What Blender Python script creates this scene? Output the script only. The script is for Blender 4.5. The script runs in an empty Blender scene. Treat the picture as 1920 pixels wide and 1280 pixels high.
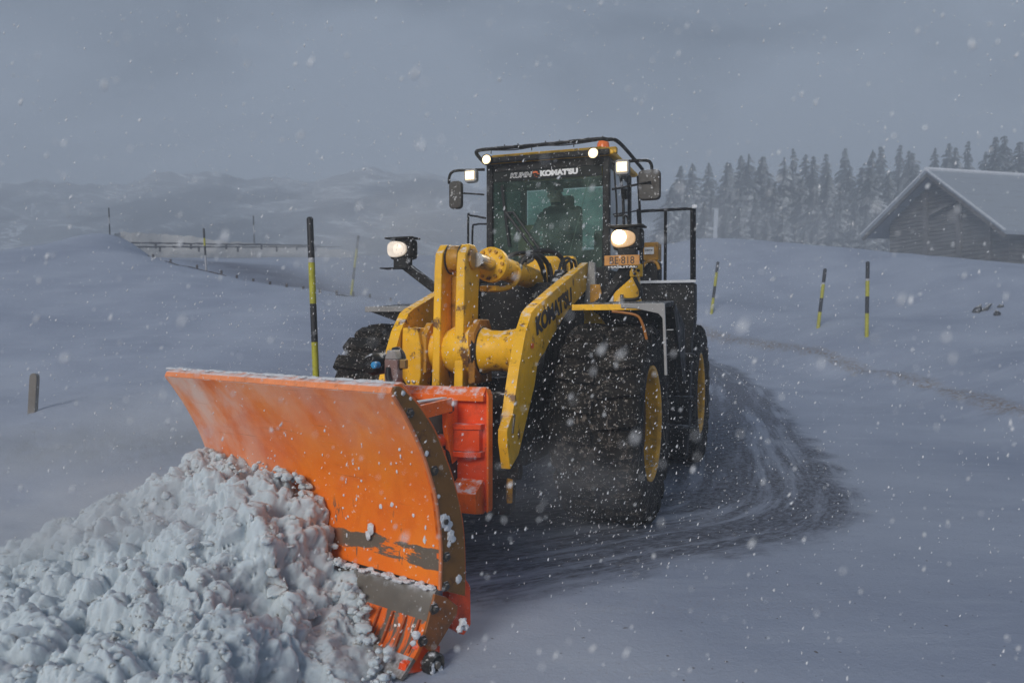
import bpy, bmesh, math, random
import numpy as np
from mathutils import Vector, Matrix, noise as mnoise
R_ = math.radians
scene = bpy.context.scene
COL = scene.collection
rng = random.Random(7)

# ------------------------------------------------------------------ camera
F, HZ, H = 1450.0, 612.0, 1.77          # focal length in photo pixels, horizon row, eye height
cam_d = bpy.data.cameras.new('camera')
cam = bpy.data.objects.new('camera', cam_d)
COL.objects.link(cam)
cam.location = (0, 0, H)
cam.rotation_euler = (R_(90), 0, 0)
cam_d.sensor_width = 36.0
cam_d.lens = F / 1920 * 36.0
cam_d.shift_y = -(640 - HZ) / 1920.0
cam_d.clip_start, cam_d.clip_end = 0.1, 4000
cam_d.dof.use_dof = True
cam_d.dof.focus_distance = 6.2
cam_d.dof.aperture_fstop = 2.2
scene.camera = cam

# ------------------------------------------------------------------ sky and sun
SUN_EL, SUN_AZ = R_(27), R_(208)        # azimuth clockwise from +Y
world = bpy.data.worlds.new('World')
scene.world = world
world.use_nodes = True
wn, wl = world.node_tree.nodes, world.node_tree.links
wn.clear()
wo = wn.new('ShaderNodeOutputWorld')
bg = wn.new('ShaderNodeBackground')
bg.inputs['Strength'].default_value = 0.09
sky = wn.new('ShaderNodeTexSky')
sky.sky_type = 'NISHITA'
sky.sun_disc = False
sky.sun_elevation = SUN_EL
sky.sun_rotation = SUN_AZ
tc = wn.new('ShaderNodeTexCoord')
mp = wn.new('ShaderNodeMapping')
mp.inputs['Scale'].default_value = (1.0, 1.0, 2.6)
n1 = wn.new('ShaderNodeTexNoise')
n1.inputs['Scale'].default_value = 1.7
n1.inputs['Detail'].default_value = 7
n1.inputs['Roughness'].default_value = 0.52
n1.inputs['Distortion'].default_value = 0.35
cr = wn.new('ShaderNodeValToRGB')
cr.color_ramp.elements[0].position = 0.40
cr.color_ramp.elements[0].color = (.70, 1.02, 1.50, 1)
cr.color_ramp.elements[1].position = 0.60
cr.color_ramp.elements[1].color = (2.85, 3.45, 4.35, 1)
mx = wn.new('ShaderNodeMix')
mx.data_type = 'RGBA'
mx.inputs['Factor'].default_value = 0.93
wl.new(tc.outputs['Generated'], mp.inputs['Vector'])
wl.new(mp.outputs['Vector'], n1.inputs['Vector'])
wl.new(n1.outputs['Fac'], cr.inputs['Fac'])
wl.new(sky.outputs['Color'], mx.inputs['A'])
wl.new(cr.outputs['Color'], mx.inputs['B'])
wl.new(mx.outputs['Result'], bg.inputs['Color'])
wl.new(bg.outputs['Background'], wo.inputs['Surface'])

sun_d = bpy.data.lights.new('sun', 'SUN')
sun_d.energy = 3.0
sun_d.angle = R_(24)
sun_d.color = (1.0, 0.95, 0.88)
sun = bpy.data.objects.new('sun', sun_d)
COL.objects.link(sun)
sdir = Vector((math.sin(SUN_AZ) * math.cos(SUN_EL), math.cos(SUN_AZ) * math.cos(SUN_EL), math.sin(SUN_EL)))
sun.rotation_euler = sdir.to_track_quat('Z', 'Y').to_euler()
sun.location = sdir * 60

scene.view_settings.view_transform = 'Standard'
scene.view_settings.look = 'None'
scene.view_settings.exposure = 0.0
scene.view_settings.gamma = 1.0
scene.cycles.use_denoising = True
scene.cycles.max_bounces = 8
scene.cycles.transparent_max_bounces = 16
scene.cycles.volume_bounces = 1
scene.cycles.sample_clamp_indirect = 4.0

# ------------------------------------------------------------------ frames (metres; photo pixels are only measured with)
class Frame:
    def __init__(s, O, yaw):
        s.O = np.array(O, float)
        s.yaw = R_(yaw)
        c, si = math.cos(s.yaw), math.sin(s.yaw)
        s.R = np.array([[c, -si, 0], [si, c, 0], [0, 0, 1]])
        s.C = s.R.T @ (np.array([0, 0, H]) - s.O)
    def at(s, px, py, x=None, y=None, z=None):
        d = s.R.T @ np.array([(px - 960) / F, 1, (HZ - py) / F])
        t = (x - s.C[0]) / d[0] if x is not None else (y - s.C[1]) / d[1] if y is not None else (z - s.C[2]) / d[2]
        return Vector(s.C + t * d)
    def matrix(s):
        return Matrix.Translation(Vector(s.O)) @ Matrix.Rotation(s.yaw, 4, 'Z')
ML = Frame((-.03, 7.44, 0), -20)        # wheel loader: x to its left side, y to its rear
MP = Frame((-.49, 3.95, 0), -38)        # plough: x along the blade, y to its back
def W(px, py, d):
    return Vector(((px - 960) / F * d, d, H + (HZ - py) / F * d))

# ------------------------------------------------------------------ objects
def tag(o, label=None, cat=None, group=None, kind=None):
    if label: o['label'] = label
    if cat: o['category'] = cat
    if group: o['group'] = group
    if kind: o['kind'] = kind
    return o
def empty(name, mat=None, loc=None, parent=None):
    o = bpy.data.objects.new(name, None)
    o.empty_display_size = 0.2
    COL.objects.link(o)
    if parent: o.parent = parent
    if mat is not None: o.matrix_local = mat
    if loc is not None: o.location = loc
    return o
def link(name, me, m=None, parent=None):
    o = bpy.data.objects.new(name, me)
    COL.objects.link(o)
    if parent: o.parent = parent
    if m: me.materials.append(m)
    return o
class MB:
    def __init__(s): s.v, s.f = [], []
    def add(s, vs, fs):
        n = len(s.v)
        s.v += [Vector(p) for p in vs]
        s.f += [tuple(i + n for i in f) for f in fs]
        return s
    def box(s, c, d, rot=None):
        vs = []
        for sx in (-.5, .5):
            for sy in (-.5, .5):
                for sz in (-.5, .5):
                    p = Vector((sx * d[0], sy * d[1], sz * d[2]))
                    if rot: p = rot @ p
                    vs.append(p + Vector(c))
        return s.add(vs, [(0, 1, 3, 2), (4, 6, 7, 5), (0, 4, 5, 1), (2, 3, 7, 6), (0, 2, 6, 4), (1, 5, 7, 3)])
    def beam(s, a, b, w, h, up=(0, 0, 1)):
        a, b = Vector(a), Vector(b)
        t = (b - a).normalized()
        u = t.cross(Vector(up))
        if u.length < 1e-4: u = t.cross(Vector((1, 0, 0)))
        u.normalize(); v = u.cross(t)
        vs = [p + u * i * w / 2 + v * j * h / 2 for p in (a, b) for i, j in ((-1, -1), (1, -1), (1, 1), (-1, 1))]
        return s.add(vs, [(0, 3, 2, 1), (4, 5, 6, 7), (0, 1, 5, 4), (1, 2, 6, 5), (2, 3, 7, 6), (3, 0, 4, 7)])
    def prism(s, pts, axis, a, b):
        """polygon pts (2D in the two other axes, in xyz order) extruded along axis from a to b"""
        def mk(p, t):
            return {'x': (t, p[0], p[1]), 'y': (p[0], t, p[1]), 'z': (p[0], p[1], t)}[axis]
        n = len(pts)
        vs = [mk(p, a) for p in pts] + [mk(p, b) for p in pts]
        fs = [tuple(range(n)), tuple(range(2 * n - 1, n - 1, -1))]
        fs += [(i, i + n, (i + 1) % n + n, (i + 1) % n) for i in range(n)]
        return s.add(vs, fs)
    def tube(s, pts, r, seg=10, smooth=0, cap=True):
        P = [Vector(p) for p in pts]
        if smooth: P = spline(P, smooth)
        rs = r if isinstance(r, (list, tuple)) else [r] * len(P)
        if len(rs) != len(P): rs = [rs[min(len(rs) - 1, int(i * len(rs) / len(P)))] for i in range(len(P))]
        prev = None; vs = []
        for i, p in enumerate(P):
            t = (P[min(i + 1, len(P) - 1)] - P[max(i - 1, 0)]).normalized()
            if prev is None:
                u = t.cross(Vector((0, 0, 1)))
                if u.length < 1e-3: u = t.cross(Vector((1, 0, 0)))
            else:
                u = prev - t * prev.dot(t)
            u.normalize(); prev = u; v = t.cross(u)
            vs += [p + (u * math.cos(a) + v * math.sin(a)) * rs[i] for a in [2 * math.pi * k / seg for k in range(seg)]]
        fs = [(i * seg + k, i * seg + (k + 1) % seg, (i + 1) * seg + (k + 1) % seg, (i + 1) * seg + k)
              for i in range(len(P) - 1) for k in range(seg)]
        if cap: fs += [tuple(range(seg - 1, -1, -1)), tuple(range((len(P) - 1) * seg, len(P) * seg))]
        return s.add(vs, fs)
    def lathe(s, prof, c=(0, 0, 0), axis='x', seg=40, close=False):
        """prof: (r, t) pairs round the axis"""
        vs = []
        for r, t in prof:
            for k in range(seg):
                a = 2 * math.pi * k / seg
                p, q = r * math.cos(a), r * math.sin(a)
                d = {'x': (t, p, q), 'y': (q, t, p), 'z': (p, q, t)}[axis]
                vs.append(Vector(d) + Vector(c))
        n = len(prof)
        fs = [(i * seg + k, i * seg + (k + 1) % seg, (i + 1) * seg + (k + 1) % seg, (i + 1) * seg + k)
              for i in range(n - 1) for k in range(seg)]
        if close: fs += [tuple(range(seg - 1, -1, -1)), tuple(range((n - 1) * seg, n * seg))]
        return s.add(vs, fs)
    def move(s, m):
        s.v = [m @ p for p in s.v]; return s
    def build(s, name, m, parent=None, bevel=0, flat=False, ang=35):
        me = bpy.data.meshes.new(name)
        me.from_pydata([tuple(p) for p in s.v], [], s.f)
        me.validate()
        bm = bmesh.new(); bm.from_mesh(me)
        bmesh.ops.recalc_face_normals(bm, faces=bm.faces)
        bm.to_mesh(me); bm.free()
        if not flat:
            me.shade_smooth()
            me.set_sharp_from_angle(angle=R_(ang))
        o = link(name, me, m, parent)
        if bevel:
            b = o.modifiers.new('bevel', 'BEVEL')
            b.width = bevel; b.segments = 2; b.limit_method = 'ANGLE'; b.angle_limit = R_(35)
            b.harden_normals = True
        return o
def spline(P, n):
    P = [Vector(p) for p in P]; out = []
    for i in range(len(P) - 1):
        a, b, c, d = P[max(i - 1, 0)], P[i], P[i + 1], P[min(i + 2, len(P) - 1)]
        for k in range(n):
            t = k / n
            out.append(.5 * ((2 * b) + (c - a) * t + (2 * a - 5 * b + 4 * c - d) * t * t + (3 * b - a - 3 * c + d) * t ** 3))
    return out + [P[-1]]
def text(name, body, size, m, parent, origin, xa, ya, shear=0, fat=0, depth=.002, spacing=1.0, width=None, sx=1.0):
    cu = bpy.data.curves.new(name, 'FONT')
    cu.body = body; cu.size = size; cu.shear = shear; cu.offset = fat; cu.extrude = depth; cu.space_character = spacing
    tmp = bpy.data.objects.new(name, cu); COL.objects.link(tmp)
    dg = bpy.context.evaluated_depsgraph_get()
    me = bpy.data.meshes.new_from_object(tmp.evaluated_get(dg))
    bpy.data.objects.remove(tmp)
    if width:
        xs = [v.co.x for v in me.vertices]
        k = width / (max(xs) - min(xs))
        for v in me.vertices: v.co.x = (v.co.x - min(xs)) * k
    o = link(name, me, m, parent)
    xa, ya = Vector(xa).normalized(), Vector(ya).normalized()
    za = xa.cross(ya).normalized(); ya = za.cross(xa)
    M = Matrix((xa, ya, za)).transposed().to_4x4(); M.translation = Vector(origin)
    o.matrix_local = M
    return o

# ------------------------------------------------------------------ materials
def nodes(name):
    m = bpy.data.materials.new(name); m.use_nodes = True
    nt = m.node_tree
    b = nt.nodes['Principled BSDF']
    return m, nt, b
class NG:
    def __init__(s, nt): s.nt = nt; s.tc = nt.nodes.new('ShaderNodeTexCoord').outputs['Object']
    def L(s, a, b): s.nt.links.new(a, b)
    def set(s, sock, v):
        if hasattr(v, 'is_output'): s.L(v, sock)
        elif v is not None: sock.default_value = v
    def mapping(s, scale, vec=None, rot=(0, 0, 0)):
        n = s.nt.nodes.new('ShaderNodeMapping'); n.inputs['Scale'].default_value = scale; n.inputs['Rotation'].default_value = rot
        s.L(vec or s.tc, n.inputs['Vector']); return n.outputs[0]
    def noise(s, scale, detail=4, rough=.55, vec=None, dist=0):
        n = s.nt.nodes.new('ShaderNodeTexNoise')
        n.inputs['Scale'].default_value = scale; n.inputs['Detail'].default_value = detail
        n.inputs['Roughness'].default_value = rough; n.inputs['Distortion'].default_value = dist
        s.L(vec or s.tc, n.inputs['Vector']); return n.outputs['Fac']
    def voro(s, scale, vec=None, rand=1):
        n = s.nt.nodes.new('ShaderNodeTexVoronoi'); n.inputs['Scale'].default_value = scale
        n.inputs['Randomness'].default_value = rand
        s.L(vec or s.tc, n.inputs['Vector']); return n.outputs['Distance']
    def ramp(s, fac, lo, hi, a=0., b=1.):
        n = s.nt.nodes.new('ShaderNodeMapRange'); n.interpolation_type = 'SMOOTHSTEP'
        s.L(fac, n.inputs['Value'])
        n.inputs['From Min'].default_value = lo; n.inputs['From Max'].default_value = hi
        n.inputs['To Min'].default_value = a; n.inputs['To Max'].default_value = b
        return n.outputs['Result']
    def math(s, op, a, b=None):
        n = s.nt.nodes.new('ShaderNodeMath'); n.operation = op
        s.set(n.inputs[0], a)
        if b is not None: s.set(n.inputs[1], b)
        return n.outputs[0]
    def mix(s, fac, a, b):
        n = s.nt.nodes.new('ShaderNodeMix'); n.data_type = 'RGBA'
        s.set(n.inputs['Factor'], fac)
        s.set(n.inputs['A'], a if hasattr(a, 'is_output') else (*a, 1)); s.set(n.inputs['B'], b if hasattr(b, 'is_output') else (*b, 1))
        return n.outputs['Result']
    def nz(s):
        g = s.nt.nodes.new('ShaderNodeNewGeometry'); x = s.nt.nodes.new('ShaderNodeSeparateXYZ')
        s.L(g.outputs['Normal'], x.inputs[0]); return x.outputs['Z']
    def xyz(s, vec=None):
        x = s.nt.nodes.new('ShaderNodeSeparateXYZ'); s.L(vec or s.tc, x.inputs[0]); return x.outputs
    def attr(s, name):
        a = s.nt.nodes.new('ShaderNodeAttribute'); a.attribute_name = name; return a.outputs['Fac']
    def bump(s, b, h, strength=.3, dist=.01):
        n = s.nt.nodes.new('ShaderNodeBump'); n.inputs['Strength'].default_value = strength; n.inputs['Distance'].default_value = dist
        s.L(h, n.inputs['Height']); s.L(n.outputs[0], b.inputs['Normal'])
SNOW = (.72, .75, .80)
def paint(name, base, rough=.42, dirt=(.05, .035, .025), dirt_amt=.5, rust=None, snow=.6, specks=.5, metal=0, spec_scale=55, var=.12, spec=.4):
    m, nt, b = nodes(name); g = NG(nt); b.inputs['Specular IOR Level'].default_value = spec
    big = g.noise(2.2, 5)
    c = g.mix(g.ramp(big, .3, .7), [x * (1 - var) for x in base], [min(1, x * (1 + var)) for x in base])
    if rust:
        c = g.mix(g.ramp(g.noise(7, 8, .7), .56, .66), c, rust)
    d = g.ramp(g.noise(4.5, 9, .68, dist=.4), .50 - .1 * dirt_amt, .78, 0, dirt_amt)
    c = g.mix(d, c, dirt)
    chips = g.math('MULTIPLY', g.ramp(g.noise(38, 3, .5), .66, .69, 0, .9 * dirt_amt), g.ramp(g.noise(2.6, 4), .46, .62))
    c = g.mix(chips, c, dirt)
    if snow:
        s = g.math('MULTIPLY', g.ramp(g.nz(), .45, .85), g.ramp(g.noise(16, 6, .65), .62 - .35 * snow, .66))
        c = g.mix(g.math('MULTIPLY', s, .9), c, SNOW)
    if specks:
        sp = g.ramp(g.noise(spec_scale, 2, .5), .70 - .06 * specks, .76, 0, .75)
        c = g.mix(sp, c, (.6, .6, .6))
    g.L(c, b.inputs['Base Color'])
    rr = g.ramp(g.noise(9, 6, .6), .3, .7, rough * .75, min(1, rough * 1.4))
    g.L(rr, b.inputs['Roughness'])
    b.inputs['Metallic'].default_value = metal
    g.bump(b, g.noise(30, 6, .6), .12, .004)
    return m
def plain(name, col, rough=.6, metal=0, emit=None, estr=0):
    m, nt, b = nodes(name); g = NG(nt)
    c = g.mix(g.ramp(g.noise(12, 5), .35, .7), [x * .85 for x in col], [min(1, x * 1.1) for x in col])
    g.L(c, b.inputs['Base Color']); b.inputs['Roughness'].default_value = rough; b.inputs['Metallic'].default_value = metal
    if emit:
        b.inputs['Emission Color'].default_value = (*emit, 1); b.inputs['Emission Strength'].default_value = estr
    return m
def snow_mat(name, base=SNOW, coarse=3.0, fine=70, bs=.5, dist=.03, sss=0):
    m, nt, b = nodes(name); g = NG(nt)
    b.inputs['Subsurface Weight'].default_value = sss; b.inputs['Subsurface Radius'].default_value = (.8, .9, 1.0); b.inputs['Subsurface Scale'].default_value = .022
    c = g.mix(g.ramp(g.noise(coarse, 6, .6), .35, .7), [x * .9 for x in base], base)
    g.L(c, b.inputs['Base Color']); b.inputs['Roughness'].default_value = .75
    b.inputs['Specular IOR Level'].default_value = .3
    h = g.math('ADD', g.noise(fine, 6, .7), g.math('MULTIPLY', g.noise(fine / 6, 5), 1.5))
    g.bump(b, h, bs, dist)
    return m
YEL = paint('yellow_paint', (.86, .47, .008), rust=(.16, .07, .02), dirt_amt=.35, snow=.35, specks=.5)
YELD = paint('oily_yellow_paint', (.52, .25, .010), rust=(.08, .022, .010), dirt=(.02, .012, .01), dirt_amt=.85, snow=.3)
BLK = paint('black_paint', (.006, .006, .0065), dirt=(.022, .019, .017), dirt_amt=.6, snow=.45, specks=1.0, rough=.6, spec=.25)
GREY = paint('grey_paint', (.28, .28, .28), snow=1, specks=.7)
ORG = paint('orange_paint', (.86, .155, .008), dirt=(.12, .03, .015), dirt_amt=.5, snow=.55, specks=.6)
RED = paint('red_orange_paint', (.80, .075, .008), dirt=(.10, .02, .012), dirt_amt=.6, snow=.55, specks=.6)
STEEL = paint('bare_steel', (.20, .18, .155), dirt=(.07, .05, .04), dirt_amt=.5, snow=.8, rough=.45, metal=.4)
BROWN = paint('rusty_brown_edge', (.21, .095, .016), rust=(.10, .035, .012), dirt=(.06, .03, .012), dirt_amt=.6, snow=.5, specks=.7, rough=.4, spec_scale=48)
CHROME = plain('chrome', (.6, .6, .6), .22, .9)
RUB = plain('black_rubber', (.008, .008, .009), .5)
DARK = plain('dark_interior', (.012, .013, .013), .8)
SILVER = plain('hose_fitting', (.35, .34, .31), .4, .6)
WHITE = plain('white_lettering', (.78, .79, .80), .5)
NAVY = plain('navy_lettering', (.018, .02, .035), .5)
ORGL = plain('orange_lettering', (.75, .13, .01), .5)
PLATE = plain('orange_plate', (.56, .25, .05), .55)
WELL = paint('shaded_muddy_well', (.09, .045, .012), dirt=(.02, .015, .012), dirt_amt=1, snow=.4, specks=.6)  # mud brown darkened to carry the shade deep inside the rim
RIMM = paint('rim_yellow', (.80, .40, .010), dirt=(.05, .03, .015), dirt_amt=.9, snow=.2, specks=.5)
LAMP = plain('lit_lens', (.9, .8, .6), .2, emit=(1, .83, .55), estr=16)
LAMPW = plain('lit_work_bulb', (.9, .85, .7), .2, emit=(1, .93, .74), estr=22)
LAMPR = plain('lit_work_lens', (.9, .8, .6), .2, emit=(1, .74, .40), estr=2.0)
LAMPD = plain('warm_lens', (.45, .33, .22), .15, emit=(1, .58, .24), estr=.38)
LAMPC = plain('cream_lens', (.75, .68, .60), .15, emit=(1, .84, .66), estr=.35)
SNOWM = snow_mat('snow')
PILE = snow_mat('clumped_snow', (.52, .59, .64), 4, 110, .5, .008, sss=1)

def tyre_mat():
    m, nt, b = nodes('muddy_tyre'); g = NG(nt)
    c = g.mix(g.ramp(g.noise(5, 6, .6), .35, .7), (.006, .006, .006), (.020, .017, .014))
    st = g.mapping((26, 60, 12))
    pat = g.math('MULTIPLY', g.ramp(g.noise(1.0, 5, .7, st), .52, .62), g.ramp(g.noise(4.4, 4, .6), .42, .58))
    c = g.mix(g.math('MULTIPLY', pat, .8), c, (.20, .175, .155))
    sp = g.ramp(g.noise(42, 3, .6), .60, .68, 0, .8)
    c = g.mix(sp, c, (.38, .35, .32))
    g.L(c, b.inputs['Base Color']); b.inputs['Roughness'].default_value = .85; b.inputs['Specular IOR Level'].default_value = .2
    g.bump(b, g.noise(25, 7, .7), .8, .03)
    return m
TYRE = tyre_mat()

def glass_mat():
    m, nt, b = nodes('cab_glass'); g = NG(nt)
    nt.nodes.remove(b)
    out = nt.nodes['Material Output']
    tr = nt.nodes.new('ShaderNodeBsdfTransparent'); tr.inputs['Color'].default_value = (.76, .88, .82, 1)
    gl = nt.nodes.new('ShaderNodeBsdfGlossy'); gl.inputs['Roughness'].default_value = .06; gl.inputs['Color'].default_value = (.8, .95, .9, 1)
    df = nt.nodes.new('ShaderNodeBsdfDiffuse'); df.inputs['Color'].default_value = (.20, .27, .24, 1)
    lw = nt.nodes.new('ShaderNodeLayerWeight'); lw.inputs['Blend'].default_value = .18
    m1 = nt.nodes.new('ShaderNodeMixShader'); m2 = nt.nodes.new('ShaderNodeMixShader')
    g.L(lw.outputs['Fresnel'], m1.inputs['Fac']); g.L(tr.outputs[0], m1.inputs[1]); g.L(gl.outputs[0], m1.inputs[2])
    st = g.mapping((9, 9, 30), rot=(0, R_(35), 0))
    dirt = g.math('ADD', g.ramp(g.noise(3, 6, .6),   .40, .78, .05, .28), g.ramp(g.noise(1.6, 3, .6, st), .62, .70, 0, .35))
    g.L(dirt, m2.inputs['Fac']); g.L(m1.outputs[0], m2.inputs[1]); g.L(df.outputs[0], m2.inputs[2])
    g.L(m2.outputs[0], out.inputs['Surface'])
    return m
GLASS = glass_mat()

def moldboard_mat():
    m, nt, b = nodes('worn_orange_moldboard'); g = NG(nt)
    X, Y, Z = g.xyz()
    c = g.mix(g.ramp(g.noise(1.7, 5, .6), .3, .7), (.84, .165, .004), (.92, .25, .012))
    # red-brown dirt film
    c = g.mix(g.ramp(g.noise(2.6, 7, .65, dist=.6), .44, .72, 0, .62), c, (.62, .085, .006))
    # thin frost on the upper and outer part of the board
    fr = g.math('ADD', g.ramp(X, -.9, -2.1, 0, .60), g.ramp(Z, .95, 1.42, 0, .34))
    fr = g.math('MULTIPLY', fr, g.ramp(g.noise(2.4, 8, .65, g.mapping((1.2, 1, .6), rot=(0, R_(25), 0))), .32, .66))
    c = g.mix(fr, c, (.80, .62, .54))
    # paint worn off down to steel: a ragged band low on the right end, and scuffs
    slope = g.math('ADD', Z, g.math('MULTIPLY', g.math('SUBTRACT', g.noise(5, 4), .5), .07))
    band = g.math('MULTIPLY', g.ramp(slope, .47, .49), g.ramp(slope, .60, .575))
    band = g.math('MULTIPLY', band, g.ramp(X, -1.05, -.15, .45, 1))
    bn = g.ramp(g.noise(1.0, 9, .72, g.mapping((3.2, 3, 16))), .40, .45)
    band = g.math('MULTIPLY', band, bn); band = g.ramp(band, .40, .60)
    st2 = g.mapping((10, 8, 2.2), rot=(0, R_(-14), 0))
    scuff = g.math('MULTIPLY', g.ramp(g.noise(1.0, 6, .7, st2), .63, .66), g.ramp(Z, .80, .68))
    scr = g.math('MULTIPLY', g.ramp(g.noise(1, 5, .6, g.mapping((1.6, 12, 90), rot=(0, R_(4), 0))), .62, .68), g.ramp(g.noise(2.1, 4), .44, .60, 0, .5))
    c = g.mix(scr, c, (.34, .10, .03))
    c = g.mix(g.math('MAXIMUM', band, scuff), c, (.13, .105, .08))
    # dry snow spatter and small chips
    sp = g.math('MULTIPLY', g.ramp(g.noise(26, 4, .6), .66, .69), g.ramp(g.noise(5, 3), .42, .60))
    c = g.mix(g.math('MULTIPLY', sp, .9), c, (.80, .74, .68))
    sp2 = g.ramp(g.noise(95, 2, .5), .685, .73, 0, .55)
    c = g.mix(sp2, c, (.80, .60, .42))
    s = g.math('MULTIPLY', g.ramp(g.nz(), .35, .8), g.ramp(g.noise(13, 6, .65), .35, .60))
    c = g.mix(s, c, (.80, .78, .78))
    g.L(c, b.inputs['Base Color'])
    g.L(g.ramp(g.noise(6, 7, .6), .3, .7, .33, .6), b.inputs['Roughness'])
    g.bump(b, g.noise(11, 6, .55), .18, .008)
    return m
MOLD = moldboard_mat()
def trip_mat():
    m, nt, b = nodes('scraped_orange_edge'); g = NG(nt)
    c = g.mix(g.ramp(g.noise(4, 5), .35, .7), (.72, .12, .006), (.80, .18, .012))
    st = g.mapping((26, 3, 3.5), rot=(0, R_(-12), 0))
    w = g.ramp(g.noise(1, 6, .65, st), .50, .56)
    c = g.mix(w, c, (.12, .095, .075))
    c = g.mix(g.ramp(g.noise(9, 6, .7), .56, .62), c, (.17, .145, .12))
    sp = g.ramp(g.noise(22, 4, .6), .64, .68); c = g.mix(sp, c, (.75, .72, .70))
    g.L(c, b.inputs['Base Color']); b.inputs['Roughness'].default_value = .5
    g.bump(b, w, .3, .004)
    return m
TRIP = trip_mat()

# ------------------------------------------------------------------ terrain: heights interpolated between surveyed points
def rbf_fit(P, c, smooth=1e-3):
    P = np.array(P, float)
    xy, z = P[:, :2], P[:, 2]
    D = np.sqrt(((xy[:, None] - xy[None]) ** 2).sum(-1) + c * c)
    n = len(P)
    A = np.zeros((n + 3, n + 3)); A[:n, :n] = -D - np.eye(n) * smooth * -1
    Q = np.hstack([np.ones((n, 1)), xy]); A[:n, n:] = Q; A[n:, :n] = Q.T
    w = np.linalg.solve(A, np.concatenate([z, np.zeros(3)]))
    def ev(x, y):
        x, y = np.asarray(x, float), np.asarray(y, float)
        out = w[n] + w[n + 1] * x + w[n + 2] * y
        for i in range(n):
            out = out - w[i] * np.sqrt((x - xy[i, 0]) ** 2 + (y - xy[i, 1]) ** 2 + c * c)
        return out
    return ev
ctrl = [(-3, -2, 0), (0, -2, 0), (4, -2, 0), (8, -2, 0), (-3.6, 1, 0), (-3.8, 4, 0), (0, 1, 0), (0, 4, 0), (4, 1, 0), (4, 4, 0), (7.6, 3, 0),
        (-4.2, 6.4, 0), (-2, 7, 0), (0, 7, 0), (2.5, 7, 0), (5, 7, 0), (8, 7.5, 0), (-3.0, 8.6, 0.02), (-1.2, 10, 0), (1, 10, 0), (3, 10, 0), (6, 10, 0), (8.5, 11, 0),
        (1, 13, .05), (4, 13, 0), (6.5, 14, 0), (8.8, 14.2, .03), (9.3, 15, .12), (4, 17, .12), (6.5, 18, .1), (9.2, 18, .18),
        (6, 22, .35), (9.5, 22, .33), (5, 27, .9), (8.4, 27, .7), (8.0, 31, 1.1)]
def cp(px, py, d): ctrl.append(tuple(W(px, py, d)))
for a in [(1625, 630, 25), (1533, 613, 28), (1337, 586, 33), (1310, 450, 45), (1400, 453, 44), (1500, 463, 42), (1600, 474, 40), (1700, 487, 37), (1800, 501, 34), (1900, 516, 31), (2100, 548, 28),
          (2400, 590, 25), (1500, 560, 35), (1700, 590, 29), (1800, 570, 29), (1900, 650, 21), (1900, 735, 16), (1760, 690, 20), (1450, 600, 31), (1420, 540, 37), (1320, 520, 39),
          (1310, 475, 60), (1600, 500, 62), (1900, 545, 52), (1310, 520, 110), (1650, 520, 110), (1900, 515, 110), (2400, 560, 60),
          (1000, 570, 36), (860, 560, 34), (1150, 520, 42), (1000, 490, 52), (850, 480, 55), (1150, 470, 55), (720, 485, 52),
          (0, 795, 9.2), (110, 788, 9.3), (220, 782, 9.5), (390, 772, 9.8), (-150, 800, 8.8), (500, 752, 10.8), (640, 712, 12.5),
          (0, 926, 8.0), (220, 915, 8.25), (110, 920, 8.1), (390, 880, 8.9), (0, 742, 10.6), (200, 727, 10.9), (390, 712, 11.3), (0, 690, 12.3), (200, 670, 12.8),
          (0, 620, 15), (0, 540, 19), (200, 600, 16), (190, 500, 22), (400, 640, 13.6), (400, 565, 17.5), (560, 640, 13.5), (600, 550, 19), (500, 534, 20.5), (400, 510, 22.5), (320, 492, 25),
          (260, 470, 27), (205, 438, 28), (100, 455, 27), (0, 471, 25), (-200, 492, 22), (-500, 510, 20), (740, 585, 17), (830, 600, 16), (700, 560, 20), (900, 600, 22),
          (205, 468, 31.5), (260, 488, 30), (320, 506, 28), (400, 526, 25.5), (450, 538, 24.5), (500, 548, 23.5), (600, 564, 22.5), (700, 574, 23.5), (150, 468, 31),
          (470, 505, 36), (560, 505, 38), (400, 492, 38), (320, 489, 40), (260, 486, 42), (560, 492, 44), (640, 485, 46),
          (300, 470, 62), (450, 475, 62), (200, 465, 60), (100, 475, 50), (0, 490, 50), (-300, 520, 50), (300, 540, 120), (700, 540, 120), (1000, 545, 120), (-300, 560, 120)]:
    cp(*a)
ctrl = [c_ for c_ in ctrl if c_ not in ((-3.0, 8.6, .02),)]
ctrl += [(12, 8, 2.2), (11.5, 2, 1.8), (12, -5, 1.6), (9.2, 7, .15), (9.0, 2, .15), (16, 10, 4), (-7, 4, .9), (-5.2, 4, .3), (-8, 0, .9), (-8, -6, .9), (-12, 8, 1.8), (-12, 0, 1.6),
         (0, -12, 0), (12, -14, 1.6), (-12, -14, 1.4), (40, 0, 6), (-40, 0, 4), (40, -30, 5), (-40, -30, 4), (0, -40, 1),
         (90, 40, 7), (-90, 40, 7), (-160, 160, 6), (160, 160, 9), (0, 260, 6), (-200, 400, 4), (200, 400, 4), (200, 0, 8), (-200, 0, 6)]
ground_h = rbf_fit(ctrl, 1.3)
def hh(x, y): return float(ground_h(np.array([x]), np.array([y]))[0])
def onground(px, py, d):
    p = W(px, py, d); return Vector((p.x, p.y, hh(p.x, p.y)))

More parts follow.
